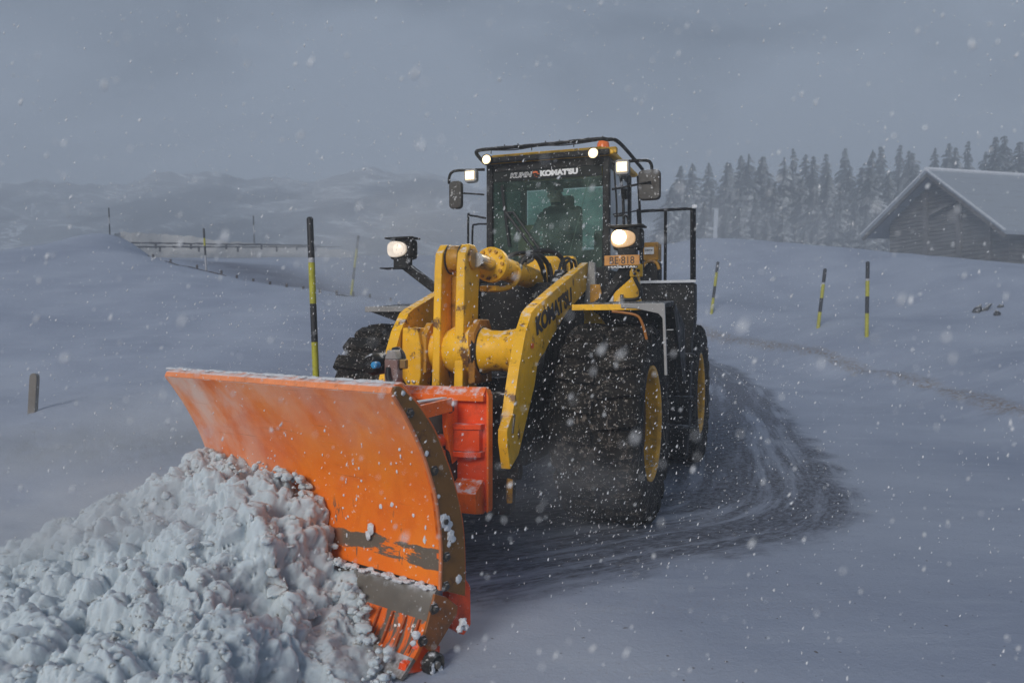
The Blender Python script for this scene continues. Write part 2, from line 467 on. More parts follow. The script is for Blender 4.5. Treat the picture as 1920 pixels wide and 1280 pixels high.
# boundary of the swept, tyre-marked lane and distances to it
LANE = spline([Vector((x, y, 0)) for x, y in [(-3.2, 3.7), (-1.4, 4.3), (-.3, 4.75), (.6, 5.2), (1.5, 5.75), (2.5, 6.3), (3.15, 7.0), (3.65, 8.0), (4.2, 9.9), (4.75, 12), (5.35, 14.4), (6.2, 18), (7.0, 23), (7.0, 30)]], 8)
EDGE = spline([Vector((x, y, 0)) for x, y in [(8.6, -6), (8.4, 3), (8.6, 9), (9.0, 13), (9.5, 17), (9.8, 21), (9.3, 26), (8.2, 31), (5, 34.5)]], 8)
def dist_poly(x, y, poly):
    best = np.full(x.shape, 1e9); sgn = np.zeros(x.shape); al = np.zeros(x.shape); s0 = 0
    for a, b in zip(poly[:-1], poly[1:]):
        dx, dy = b.x - a.x, b.y - a.y; L2 = dx * dx + dy * dy; L = math.sqrt(L2)
        t = np.clip(((x - a.x) * dx + (y - a.y) * dy) / L2, 0, 1)
        qx, qy = x - a.x - t * dx, y - a.y - t * dy
        d = np.hypot(qx, qy); side = dx * qy - dy * qx
        k = d < best
        best = np.where(k, d, best); sgn = np.where(k, np.sign(side), sgn); al = np.where(k, s0 + t * L, al)
        s0 += L
    return best * sgn, al
def axis_pts(lo, hi, mid, fine, n):
    # dense near mid, coarse far away
    t = np.linspace(-1, 1, n); k = fine
    f = lambda u, span: np.sinh(u * k) / math.sinh(k) * span
    return np.unique(np.concatenate([mid + f(t[t < 0], mid - lo), [mid], mid + f(t[t > 0], hi - mid)]))
gx = axis_pts(-330, 330, 1.0, 5.6, 420)
gy = axis_pts(-40, 480, 8.0, 5.4, 420)
GX, GY = np.meshgrid(gx, gy)
GZ = ground_h(GX, GY)
lat, along = dist_poly(GX, GY, LANE)
edg, ealong = dist_poly(GX, GY, EDGE)
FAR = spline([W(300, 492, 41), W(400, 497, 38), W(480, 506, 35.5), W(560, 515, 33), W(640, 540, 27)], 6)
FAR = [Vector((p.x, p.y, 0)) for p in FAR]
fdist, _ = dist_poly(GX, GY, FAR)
farroad_shade = np.clip(1.25 - np.abs(fdist) / 2.6, 0, 1)
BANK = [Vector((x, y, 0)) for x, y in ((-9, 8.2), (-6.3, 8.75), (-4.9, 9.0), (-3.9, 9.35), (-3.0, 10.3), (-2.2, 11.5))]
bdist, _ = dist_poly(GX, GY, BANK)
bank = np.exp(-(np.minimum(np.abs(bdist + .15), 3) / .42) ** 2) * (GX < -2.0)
fl = GX.ravel(); fy = GY.ravel()
nz1 = np.array([mnoise.fractal((x * .45, y * .45, 3.1), 1.0, 2.0, 5) for x, y in zip(fl, fy)]).reshape(GX.shape)
nz2 = np.array([mnoise.fractal((x * 2.3 + y * .6, y * 1.1, 7.7), 1.0, 2.0, 4) for x, y in zip(fl, fy)]).reshape(GX.shape)
GZ = GZ + .17 * np.exp(-(edg / .42) ** 2) * (.55 + .9 * nz2) * (GY > -5) * (GY < 34)
offroad = np.clip((GZ - .02) / .25, 0, 1)
nearf = np.exp(-np.hypot(GX, GY - 8) / 60)
GZ = GZ + offroad * (nz1 * .10 + nz2 * .032) * nearf + (1 - offroad) * nz2 * .004
def grid_mesh(name, X, Y, Z, m):
    ny, nx = X.shape
    me = bpy.data.meshes.new(name)
    v = np.stack([X.ravel(), Y.ravel(), Z.ravel()], 1)
    i = np.arange(ny * nx).reshape(ny, nx)
    f = np.stack([i[:-1, :-1], i[:-1, 1:], i[1:, 1:], i[1:, :-1]], -1).reshape(-1, 4)
    me.from_pydata(v.tolist(), [], f.tolist())
    me.shade_smooth()
    return link(name, me, m)
def ground_mat():
    m, nt, b = nodes('packed_snow_ground'); g = NG(nt)
    c = g.mix(g.ramp(g.noise(.35, 6, .6), .3, .7), (.265, .305, .40), (.345, .39, .485))
    c = g.mix(g.ramp(g.noise(1.2, 5, .6, g.mapping((.5, 2.2, 1))), .5, .7, 0, .35), c, (.40, .445, .53))
    lt, al, ed = g.attr('lane'), g.attr('lane_along'), g.attr('edge')
    cmb = nt.nodes.new('ShaderNodeCombineXYZ'); g.L(lt, cmb.inputs[0]); g.L(al, cmb.inputs[1])
    wob = g.math('ADD', lt, g.math('MULTIPLY', g.math('SUBTRACT', g.noise(1.3, 5, .65), .5), .9))
    stv = g.mapping((5.5, .30, 1), cmb.outputs[0])
    st = g.noise(1.0, 7, .68, stv)
    st2 = g.noise(1.0, 4, .6, g.mapping((1.5, .12, 1), cmb.outputs[0]))
    inlane = g.math('MULTIPLY', g.math('MULTIPLY', g.ramp(wob, -.08, .32), g.ramp(wob, 7.5, 4.5)), g.ramp(g.xyz()[0], -3.2, -1.2))
    fine = g.ramp(g.noise(22, 7, .75, g.mapping((1, .35, 1), cmb.outputs[0])), .36, .60, .45, 1.0)
    dk = g.math('MULTIPLY', inlane, g.ramp(g.math('ADD', g.math('MULTIPLY', st, .6), g.math('MULTIPLY', st2, .7)),   .535, .67, .16, .95))
    tw = g.math('ADD', lt, g.math('MULTIPLY', g.math('SUBTRACT', g.noise(.9, 4, .6), .5), .45))
    tread = g.ramp(g.math('SINE', g.math('ADD', g.math('MULTIPLY', al, 16.0), g.math('MULTIPLY', g.math('ABSOLUTE', g.math('SUBTRACT', g.math('MODULO', g.math('ADD', tw, 10.0), 1.3), .65)), 22.0))), -.5, .6, .70, 1.0)
    def band(c0, w): return g.ramp(g.math('ABSOLUTE', g.math('SUBTRACT', tw, c0)), w, w * .55)
    bands = g.math('MAXIMUM', g.math('MAXIMUM', g.math('MULTIPLY', band(.42, .30), .75), band(1.35, .38)), g.math('MAXIMUM', band(2.6, .42), band(3.7, .42)))
    bands = g.math('MULTIPLY', g.math('MULTIPLY', bands, tread), g.ramp(st2, .34, .56))
    dk = g.math('MAXIMUM', g.math('MULTIPLY', dk, .92), g.math('MULTIPLY', bands, g.math('MULTIPLY', inlane, 1.0)))
    dk = g.math('MULTIPLY', dk, fine)
    c = g.mix(dk, c, (.040, .043, .060))
    # light brown grit beside the lane and along the far road edge
    grit = g.math('MULTIPLY', g.ramp(g.noise(60, 4, .7), .55, .66), g.ramp(g.noise(.8, 4, .6, g.mapping((.35, 2.0, 1))), .50, .66, 0, .35))
    c = g.mix(g.math('MULTIPLY', grit, g.ramp(g.xyz()[2], .3, .05)), c, (.24, .18, .12))
    eg = g.math('MULTIPLY', g.ramp(g.math('ABSOLUTE', g.math('ADD', ed, g.math('MULTIPLY', g.noise(2.0, 4), .5))), .55, .05), g.ramp(g.noise(11, 6, .75), .44, .58, 0, .85))
    c = g.mix(eg, c, (.20, .15, .10))
    c = g.mix(g.math('MULTIPLY', g.attr('far_road_shade'), g.ramp(g.noise(.7, 5, .6), .3, .6, .5, .95)), c, (.115, .125, .17))  # dark road surface and the hollow's bluish shade, both painted into the snow colour
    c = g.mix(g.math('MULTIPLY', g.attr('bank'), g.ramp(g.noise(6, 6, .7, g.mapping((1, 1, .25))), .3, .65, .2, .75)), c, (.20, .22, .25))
    dots = g.math('MULTIPLY', g.ramp(g.noise(24, 1, .4), .765, .785), .8)
    c = g.mix(dots, c, (.10, .08, .06))
    g.L(c, b.inputs['Base Color']); b.inputs['Roughness'].default_value = .78
    b.inputs['Specular IOR Level'].default_value = .25
    h = g.math('ADD', g.math('ADD', g.noise(38, 6, .7), g.math('MULTIPLY', g.noise(5, 6, .6, g.mapping((1, 1.3, 1))), 1.2)), g.math('MULTIPLY', dk, -1.5))
    g.bump(b, h, .38, .022)
    return m
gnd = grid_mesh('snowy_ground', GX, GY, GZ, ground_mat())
tag(gnd, kind='structure')
for nm, arr in (('lane', lat), ('lane_along', along), ('edge', edg), ('far_road_shade', farroad_shade), ('bank', bank)):
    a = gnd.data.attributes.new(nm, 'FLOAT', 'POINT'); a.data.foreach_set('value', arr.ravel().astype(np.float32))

# ------------------------------------------------------------------ mountains
def interp(x, pts):
    return np.interp(x, [p[0] for p in pts], [p[1] for p in pts])
ridge = [(-900, 380), (-400, 360), (-100, 352), (0, 345), (90, 343), (180, 347), (250, 343), (300, 320), (325, 322), (350, 327), (390, 319), (415, 323), (440, 333), (520, 334), (580, 338),
         (625, 332), (660, 318), (695, 309), (720, 318), (755, 328), (775, 322), (830, 332), (900, 352), (1000, 345), (1150, 360), (1300, 352), (1500, 365), (1900, 350), (2600, 360)]
azp = np.linspace(-900, 2600, 520)
rr = np.concatenate([np.linspace(130, 300, 70), np.linspace(303, 360, 50)]) * .70
AZ, RR = np.meshgrid(azp, rr)
ux = (AZ - 960) / F
top = interp(AZ, ridge)
foot = interp(AZ, [(-900, 545), (0, 540), (800, 545), (2600, 540)])
mid = interp(AZ, [(-900, 470), (0, 440), (200, 432), (450, 425), (620, 405), (760, 380), (900, 372), (1300, 420), (2600, 450)])
RR = RR / .70
t = np.clip((RR - 130) / (345 - 130), 0, 1.08)
jag = np.array([mnoise.fractal((a_ * .021, 3.3, 0), .8, 2.1, 6) for a_ in azp])
top = top + (jag * 7.5)[None, :]
ang = np.where(t < .55, foot + (mid - foot) * (t / .55), mid + (top - mid) * np.clip((t - .55) / .45, 0, 1))
RR = RR * .70
MX, MY = ux * RR, RR
MZ = H + (HZ - ang) / F * RR
nn = np.array([mnoise.hetero_terrain((x * .016 + y * .004, y * .008, 1.7), .9, 2.1, 7, .6) for x, y in zip(MX.ravel(), MY.ravel())]).reshape(MX.shape)
RR = RR / .70
fade = np.clip((RR - 135) / 60, 0, 1) * np.clip((352 - RR) / 70, .22, 1)
MZ = MZ + (nn - nn.mean()) * 1.5 * fade
MZ = np.where(RR > 346, MZ - (RR - 346) * 1.0, MZ)
def mountain_mat():
    m, nt, b = nodes('rock_and_snow'); g = NG(nt)
    v = g.mapping((.8, 1, 3.2), g.mapping((.040, .010, .085), rot=(0, R_(-28), 0)))
    v2 = g.mapping((.8, 1, 3.0), g.mapping((.040, .010, .085), rot=(0, R_(24), 0)))
    s = g.noise(1, 8, .66, v, .8)
    thin = g.math('MAXIMUM', g.ramp(g.math('ABSOLUTE', g.math('SUBTRACT', s, .5)), .030, .006), g.math('MULTIPLY', g.ramp(g.noise(1.3, 8, .7, v2, .6), .56, .64), .8))
    patch = g.ramp(g.noise(.03, 6, .65, g.mapping((1, .3, 1.6))), .42, .56)
    c = g.mix(g.ramp(g.noise(.05, 8, .7), .35, .65), (.030, .038, .055), (.10, .12, .155))
    c = g.mix(g.math('MAXIMUM', g.math('MULTIPLY', g.math('MULTIPLY', thin, .85), patch), g.math('MULTIPLY', patch, .22)), c, (.74, .79, .86))
    g.L(c, b.inputs['Base Color']); b.inputs['Roughness'].default_value = .9
    g.bump(b, g.noise(.35, 8, .7), .8, 1.2)
    return m
tag(grid_mesh('mountains', MX, MY, MZ, mountain_mat()), kind='structure')

# ------------------------------------------------------------------ marker poles
POLE_Y = plain('pole_yellow', (.42, .40, .02), .5)
POLE_K = plain('pole_black', (.015, .015, .018), .5)
POLE_G = plain('pole_grey', (.40, .41, .44), .6)
def pole(foot_p, top_p, r, bands, label, group=None, flat=False, extra=.5):
    """bands: list of (fraction from the top, material) starting points"""
    a, b = Vector(top_p), Vector(foot_p)
    root = empty('marker_pole', loc=b)
    tag(root, label, 'marker pole', group)
    ax = (b - a)
    for i, (f0, m) in enumerate(bands):
        f1 = bands[i + 1][0] if i + 1 < len(bands) else 1 + extra / ax.length
        p0, p1 = a + ax * f0 - b, a + ax * f1 - b
        mb = MB().tube([p0, p1], r, 14)
        if i == 0: mb.tube([p0 - ax.normalized() * r * .5, p0], [r * .6, r], 14)
        o = mb.build({POLE_Y: 'yellow_band', POLE_K: 'black_band', POLE_G: 'grey_band'}[m], m, root)
    return root
Y4 = [(0, POLE_K), (.50, POLE_Y)]
def bands4(n_, first=.22, grey=True):
    out = [(0, POLE_K)]
    if grey: out += [(first, POLE_G), (first + .03, POLE_Y)]
    else: out += [(first, POLE_Y)]
    f = first + .03; k = 0
    for q in n_: out.append((q, POLE_K if k % 2 == 0 else POLE_Y)); k += 1
    return out
GRP_R, GRP_L = 'marker poles on the right embankment', 'marker poles on the left slope'
pole(W(594, 745, 9.0), W(581, 410, 9.0), .038, [(0, POLE_K), (.22, POLE_G), (.246, POLE_Y), (.475, POLE_K), (.69, POLE_Y)],
     'tall thick black and yellow marker pole standing just behind the orange plough blade', extra=.6)
pole(onground(1334, 588, 33), W(1346, 492, 33), .062, bands4([.47, .70], .20, False), 'black and yellow marker pole nearest the loader on the right embankment, leaning right', GRP_R)
pole(onground(1534, 614, 28), W(1547, 505, 28), .062, bands4([.50, .74], .23), 'leaning black and yellow marker pole in the middle of the right embankment row', GRP_R)
pole(onground(1625, 632, 25), W(1627, 492, 25), .062, bands4([.46, .69], .22), 'upright black and yellow marker pole, rightmost on the right embankment', GRP_R)
pole(onground(206, 436, 28.2), W(204, 390, 28.2), .022, [(0, POLE_K), (.35, POLE_G), (.6, POLE_K)], 'thin dark marker pole on the crest left of the snow wall', GRP_L)
pole(onground(387, 503, 23), W(382, 429, 23), .030, [(0, POLE_K), (.22, POLE_Y), (.40, POLE_K), (.62, POLE_G)], 'thin banded marker pole standing in front of the snow wall', GRP_L)
pole(W(477, 462, 58), W(475, 405, 58), .05, [(0, POLE_K), (.3, POLE_G), (.6, POLE_K)], 'thin far marker pole rising behind the snow wall', GRP_L, extra=2.5)
pole(onground(656, 528, 24), W(672, 443, 24), .038, [(0, POLE_K), (.18, POLE_Y), (.45, POLE_K), (.62, POLE_Y)], 'thin marker pole leaning strongly to the right beside the headlight on the left slope', GRP_L)
# pale stake behind the right crest
st = empty('stake', loc=W(1338, 470, 47)); tag(st, 'pale frosted stake leaning behind the crest right of the loader railing', 'stake')
MB().beam((0, 0, -1), W(1343, 391, 47) - W(1338, 470, 47), .24, .12, (0, 1, 0)).build('post', plain('frosted_stake', (.50, .54, .60), .7), st)
# old wooden post on the left bank
wp = empty('wooden_post', loc=W(61, 775, 9.6)); tag(wp, 'short weathered grey wooden post with rounded top on the left snow bank', 'post')
WOOD = paint('weathered_wood', (.17, .145, .12), dirt=(.08, .065, .05), dirt_amt=.7, snow=.6, specks=.3)
mbp = MB()
q = 1450 / 9.6
pts = [(-.045, -.3), (.045, -.3), (.05, .42), (.045, .475), (.02, .50), (-.02, .50), (-.042, .47), (-.045, .42)]
mbp.prism(pts, 'y', -.035, .035).move(Matrix.Rotation(R_(3), 4, 'Y')).build('post', WOOD, wp, .008)

# ------------------------------------------------------------------ snow wall with guard rails, far left
wall_pts = [(206, 480, 437, 43), (216, 481, 433, 43.5), (250, 483, 434, 44), (300, 486, 437, 45), (350, 488, 441, 45.5), (400, 490, 449, 46), (450, 491, 453, 47), (500, 491, 456, 48), (575, 490, 460, 49), (660, 486, 470, 50)]
fine = []
for a, b in zip(wall_pts[:-1], wall_pts[1:]):
    for k in range(8):
        tt = k / 8; fine.append([a[j] + (b[j] - a[j]) * tt for j in range(4)])
fine.append(list(wall_pts[-1]))
vs, fs = [], []
nrow = 7
for i, (px, yb, yt, d) in enumerate(fine):
    pb, pt = W(px, yb + 10, d), W(px, yt, d)
    e = mnoise.fractal((i * .35, 0, 0), 1, 2, 4) * .12
    for r in range(nrow):
        u = r / (nrow - 1)
        p = pb.lerp(pt, u); p.z += e * u
        p.y += u * .5 + mnoise.fractal((i * .5, r * .8, 5), 1, 2, 3) * .08
        vs.append(p)
    p = pt.copy(); p.z += e - .15; p.y += 2.2; vs.append(p)
    p = pb.copy(); p.y += 2.6; p.z -= .6; vs.append(p)
w_ = nrow + 2
for i in range(len(fine) - 1):
    for r in range(w_ - 1):
        fs.append((i * w_ + r, (i + 1) * w_ + r, (i + 1) * w_ + r + 1, i * w_ + r + 1))
fs.append(tuple(range(w_))); fs.append(tuple(range((len(fine) - 1) * w_, len(fine) * w_)))
swm = snow_mat('old_snow_wall', (.52, .52, .52), 1.5, 9, .6, .1)
tag(MB().add(vs, fs).build('snow_wall', swm), 'long cut snow wall curving along the far road on the left', 'snow wall')
RAILM = paint('dark_rail', (.035, .03, .035), snow=.8, specks=.8, spec_scale=6)
for y0, sl, x0, x1, lab in ((455, (460 - 455) / 350, 214, 600, 'upper dark guard rail half buried along the far snow wall'), (463, 0, 214, 640, 'lower dark guard rail half buried along the far snow wall')):
    root = empty('guard_rail', loc=W(x0, y0, 42)); tag(root, lab, 'guard rail', 'guard rails on the far snow wall')
    P = []
    for k in range(36):
        px = x0 + (x1 - x0) * k / 35
        d = np.interp(px, [p[0] for p in wall_pts], [p[3] for p in wall_pts]) - .55
        P.append(W(px, y0 + sl * (px - x0) + rng.uniform(-.5, .5), d) - W(x0, y0, 42))
    mb = MB()
    for a, b in zip(P[:-1], P[1:]):
        mb.beam(a, b, .06, .055 + .06 * rng.random())
    mb.build('rail', RAILM, root)
    for k in range(1, 35, 6):
        MB().box(P[k] + Vector((0, .06, -.12)), (.09, .1, .34)).build('post', RAILM, root)
# low half-buried fence along the crest of the left slope
lf = [onground(px, py, d) for px, py, d in ((275, 481, 26.2), (320, 492, 25), (400, 510, 22.5), (450, 522, 21.5), (500, 534, 20.5), (550, 543, 19.7), (600, 549, 19), (650, 556, 19.4), (700, 562, 20), (760, 572, 19.5))]
root = empty('low_fence', loc=lf[0]); tag(root, 'low dark fence almost buried in snow along the crest of the left slope', 'fence')
lfs = spline(lf, 8); mb = MB()
for i, (a, b) in enumerate(zip(lfs[:-1], lfs[1:])):
    mb.beam(a - lf[0] + Vector((0, 0, -.015 + .05 * mnoise.noise((i * .45, 0, 0)))), b - lf[0] + Vector((0, 0, -.015 + .05 * mnoise.noise((i * .45 + .45, 0, 0)))), .03, .035)
mb.build('rail', RAILM, root)
for i in range(3, len(lfs) - 4, 5):
    MB().box(lfs[i] - lf[0] + Vector((0, 0, .0)), (.05, .05, .22)).build('post', RAILM, root)

# ------------------------------------------------------------------ rocks on the right slope
ROCK = paint('dark_rock', (.03, .03, .032), dirt=(.07, .06, .05), snow=.9, specks=.4)
def rock(px, py, d, sx, sy, sz, lab, tilt, seed):
    p = onground(px, py, d)
    bm = bmesh.new(); bmesh.ops.create_icosphere(bm, subdivisions=3, radius=1)
    for v in bm.verts:
        k = 1 + .45 * mnoise.fractal(v.co * 1.3 + Vector((seed, 0, 0)), 1, 2, 4)
        v.co = Vector((v.co.x * sx, v.co.y * sy, v.co.z * sz)) * k
    me = bpy.data.meshes.new('rock'); bm.to_mesh(me); bm.free(); me.shade_smooth()
    o = link('rock', me, ROCK); o.location = p; o.rotation_euler = (0, tilt, 0)
    tag(o, lab, 'rock', 'rocks showing through the snow')
rock(1832, 572, 27.5, .13, .15, .24, 'largest dark rock poking through snow on the right slope', .5, 1)
rock(1846, 567, 27.5, .06, .12, .32, 'thin slanting dark rock sliver beside the largest rock on the right slope', .75, 5)
rock(1869, 580, 26.5, .10, .1, .13, 'small dark rock low on the right slope, lower of the right pair', .2, 9)
rock(1876, 566, 27.5, .09, .1, .12, 'small dark rock on the right slope, upper of the right pair', .8, 13)

# ------------------------------------------------------------------ barn
def barn():
    d = 52.0
    ap = W(1737, 318, d)                        # gable peak
    d = 51.9; ap = W(1737, 318, d)
    gl, gr = W(1614, 441, 58), W(1886, 432, 46)
    org = Vector((ap.x, ap.y, 0))
    yaw = math.atan2(gr.y - gl.y, gr.x - gl.x)
    root = empty('barn', Matrix.Translation(org) @ Matrix.Rotation(yaw, 4, 'Z'))
    tag(root, 'weathered log barn with snow covered gable roof behind the right embankment', 'barn')
    inv = (Matrix.Translation(org) @ Matrix.Rotation(yaw, 4, 'Z')).inverted()
    A = inv @ ap; Lp = inv @ gl; Rp = inv @ gr
    zt, zl, zr = A.z, Lp.z, Rp.z
    xl, xr = Lp.x, Rp.x
    z0 = 2.0; dep = 22.0
    m, nt, b = nodes('log_wall'); g = NG(nt)
    X, Y, Z = g.xyz()
    c = g.mix(g.ramp(g.noise(1, 7, .65, g.mapping((.8, .8, 9))), .35, .7), (.060, .056, .055), (.155, .148, .145))
    c = g.mix(g.ramp(g.noise(.6, 6, .6), .5, .7, 0, .5), c, (.30, .29, .28))
    g.L(c, b.inputs['Base Color']); b.inputs['Roughness'].default_value = .85
    LOG = m
    ov = 1.3
    wl_, wr_ = xl + 1.7, xr - 1.0
    def roof_z(x): return zt + (zl - zt) * (x / xl) if x < 0 else zt + (zr - zt) * (x / xr)
    mb = MB()
    n = 0; z = z0
    while z < zt - .5:
        # each course of logs a rounded beam; keep the course under the slopes
        zc = z + .14
        x0, x1 = wl_, wr_
        zz = zc + .25
        if roof_z(x0) < zz:
            x0 = xl * (zz - zt) / (zl - zt)
        if roof_z(x1) < zz:
            x1 = xr * (zz - zt) / (zr - zt)
        if x1 - x0 > .2:
            mb.tube([(x0 - .1, ov, zc), (x1 + .1, ov, zc)], .15 + .015 * rng.random(), 8)
        z += .27
    mb.build('gable_wall', LOG, root)
    mb = MB()
    z = z0
    while z < roof_z(wr_) - .3:
        mb.tube([(wr_, ov - .1, z + .14), (wr_, dep - 1, z + .14)], .15, 8)
        mb.tube([(wl_, ov - .1, z + .14), (wl_, dep - 1, z + .14)], .15, 8)
        z += .27
    mb.build('side_wall', LOG, root)
    for fx in (-.30, .28, .75):
        x = fx * (wr_ - wl_) / 2 + (wl_ + wr_) / 2
        MB().box((x, ov - .18, (z0 + roof_z(x) - .6) / 2), (.34, .26, roof_z(x) - .6 - z0)).build('post', LOG, root)
    x = .3; MB().box(((wl_ + wr_) / 2 + .4, ov - .4, zt - 2.55), (2.6, .24, .22), Matrix.Rotation(R_(-14), 3, 'Y')).build('brace', LOG, root)
    # roof: two slabs with snow on them and a rafter under each verge
    rm, nt, b = nodes('snowy_roof'); g = NG(nt)
    X, Y, Z = g.xyz()
    rows = g.ramp(g.math('SINE', g.math('MULTIPLY', Z, 13)), .80, .98)
    c = g.mix(g.math('MULTIPLY', rows, g.ramp(g.noise(.8, 6, .7), .42, .62, 0, .5)), (.29, .325, .375), (.14, .15, .165))
    g.L(c, b.inputs['Base Color']); b.inputs['Roughness'].default_value = .8
    g.bump(b, g.noise(3, 6, .6), .3, .05)
    for x, zz in ((xl, zl), (xr, zr)):
        th = .22
        pts = [(0, zt), (x, zz), (x, zz - th), (0, zt - th)]
        r = MB().prism(pts, 'y', 0, dep).build('roof', rm, root)
        MB().beam((x * .985, .1, zz - th - .1), (0, .1, zt - th - .12), .12, .24).build('verge_board', LOG, r)
        # row of tile ends along the verge
        mb = MB()
        for k in range(26):
            u = (k + .5) / 26
            mb.box((x * u, -.04, zt + (zz - zt) * u + .02), (.26, .1, .10), Matrix.Rotation(math.atan2(-(zz - zt), x) , 3, 'Y'))
        mb.build('snowy_tiles', SNOWM, r)
    MB().tube([(0, -.05, zt + .02), (0, dep, zt + .02)], .16, 8).build('ridge_cap', SNOWM, root)
barn()

# ------------------------------------------------------------------ trees
CROWN, nt, b = nodes('frosted_spruce_needles'); g = NG(nt)
c = g.mix(g.ramp(g.noise(.8, 4), .35, .7), (.022, .030, .028), (.055, .07, .062))
c = g.mix(g.math('MULTIPLY', g.ramp(g.nz(), .05, .7), g.ramp(g.noise(9, 5, .7), .40, .60)), c, (.62, .65, .68))
g.L(c, b.inputs['Base Color']); b.inputs['Roughness'].default_value = .9
BARK = plain('bark', (.05, .042, .036), .9)
def spruce_meshes(seed):
    r = random.Random(seed)
    h = 1.0
    mbt = MB().tube([(0, 0, -.12), (0, 0, .5), (0, 0, .97)], [.016, .010, .002], 7)
    mt = bpy.data.meshes.new('trunk'); mt.from_pydata([tuple(p) for p in mbt.v], [], mbt.f); mt.materials.append(BARK)
    v, f = [], []
    z = .10
    wmax = r.uniform(.15, .25)
    while z < .995:
        u = (z - .10) / .90
        rad = wmax * (1 - u) ** .85 * r.uniform(.78, 1.15) + .006
        nb = max(4, int(11 * (1 - u) + 4))
        a0 = r.random() * 6.28
        for k in range(nb):
            a = a0 + 6.283 * k / nb + r.uniform(-.25, .25)
            L = rad * r.uniform(.5, 1.3)
            if r.random() < .14: continue
            dz = -L * r.uniform(.25, .6)
            d = Vector((math.cos(a), math.sin(a), 0)); s = Vector((-d.y, d.x, 0))
            nseg = 4
            for q in range(nseg):
                t0 = q / nseg; t1 = (q + 1.15) / nseg
                for sd in (-1, 1, 0):
                    w0 = L * .30 * (1 - t0 * .7) * r.uniform(.5, 1.2)
                    base = d * L * t0 + Vector((0, 0, z + dz * t0 * t0 + .004 * r.uniform(-1, 1)))
                    tip = d * L * (t1 + r.uniform(-.05, .12)) + s * sd * w0 + Vector((0, 0, z + dz * t1 - r.uniform(.002, .018)))
                    sp = s * L * .055 + Vector((0, 0, .006))
                    n = len(v)
                    v += [base - sp, base + sp, tip + sp * .25, tip - sp * .5]
                    f.append((n, n + 1, n + 2, n + 3))
        z += r.uniform(.016, .026)
    mc = bpy.data.meshes.new('crown'); mc.from_pydata([tuple(p) for p in v], [], f); mc.materials.append(CROWN)
    return mt, mc
kinds = [spruce_meshes(s) for s in (1, 2, 3, 4, 5, 6)]
def spruce(px, ytop, d, wscale, label, group=None, base_y=560):
    d *= 1.32
    top = W(px, ytop, d)
    z0 = hh(top.x, top.y) - .3
    hgt = top.z - z0
    mt, mc = kinds[rng.randrange(6)]
    root = empty('spruce_tree', loc=(top.x, top.y, z0))
    tag(root, label, 'tree', group)
    root.rotation_euler = (rng.gauss(0, .022), rng.gauss(0, .022), rng.uniform(0, 6.28))
    root.scale = (hgt * wscale, hgt * wscale, hgt)
    link('trunk', mt, None, root); link('crown', mc, None, root)
ORD = ['first', 'second', 'third', 'fourth', 'fifth', 'sixth', 'seventh', 'eighth', 'ninth', 'tenth', 'eleventh', 'twelfth', 'thirteenth', 'fourteenth', 'fifteenth', 'sixteenth', 'seventeenth', 'eighteenth', 'nineteenth', 'twentieth']
rng.seed(21)
tops = [(1268, 309), (1300, 301), (1324, 302), (1358, 303), (1371, 301), (1389, 287), (1403, 285), (1423, 288), (1436, 292), (1466, 291), (1487, 277), (1513, 288), (1533, 287), (1556, 282), (1585, 272), (1630, 274), (1652, 272),
        (1680, 270), (1704, 277), (1727, 282)]
for i, (px, py) in enumerate(tops):
    spruce(px, py, 92 + (i % 3) * 5 + rng.uniform(-2, 2), rng.uniform(.85, 1.45), f'hazy snow dusted spruce, {ORD[i]} tall treetop from the left end of the treeline', 'front row of the spruce treeline')
for (px, py, lab) in ((1757, 276, 'hazy spruce with a narrow top rising just right of the barn gable peak'), (1776, 264, 'tall pointed spruce behind the left part of the barn roof'), (1790, 268, 'slightly shorter spruce beside the tall pointed one behind the barn roof'),
                      (1812, 266, 'lone slim spruce behind the middle of the barn roof'), (1845, 280, 'low spruce in the dip before the dark tall clump above the barn roof'),
                      (1864, 252, 'dark tall spruce at the left side of the clump above the barn roof'), (1886, 246, 'tallest dark spruce of the clump above the barn roof'), (1903, 262, 'dark spruce at the right side of the clump above the barn roof'),
                      (1925, 285, 'dark spruce cut by the right picture edge behind the barn')):
    spruce(px, py, 78 if px > 1850 else 90, 1.1 if px < 1850 else 1.35, lab, 'spruces behind the barn')
for i in range(46):
    px = 1262 + i * 15 + rng.uniform(-7, 7)
    py = 322 + rng.uniform(0, 60) - (px - 1262) * .035
    spruce(px, py, 84 + rng.uniform(-4, 8), rng.uniform(1.0, 1.35), 'lower snow dusted spruce half lost in the fog beneath the tall treetops', 'lower spruces filling the treeline')
for i in range(26):
    px = 1285 + i * 21 + rng.uniform(-8, 8)
    py = 375 + rng.uniform(0, 55)
    spruce(px, py, 74 + rng.uniform(-4, 5), rng.uniform(1.1, 1.5), 'small snow dusted spruce at the foggy foot of the treeline', 'small spruces at the foot of the treeline')

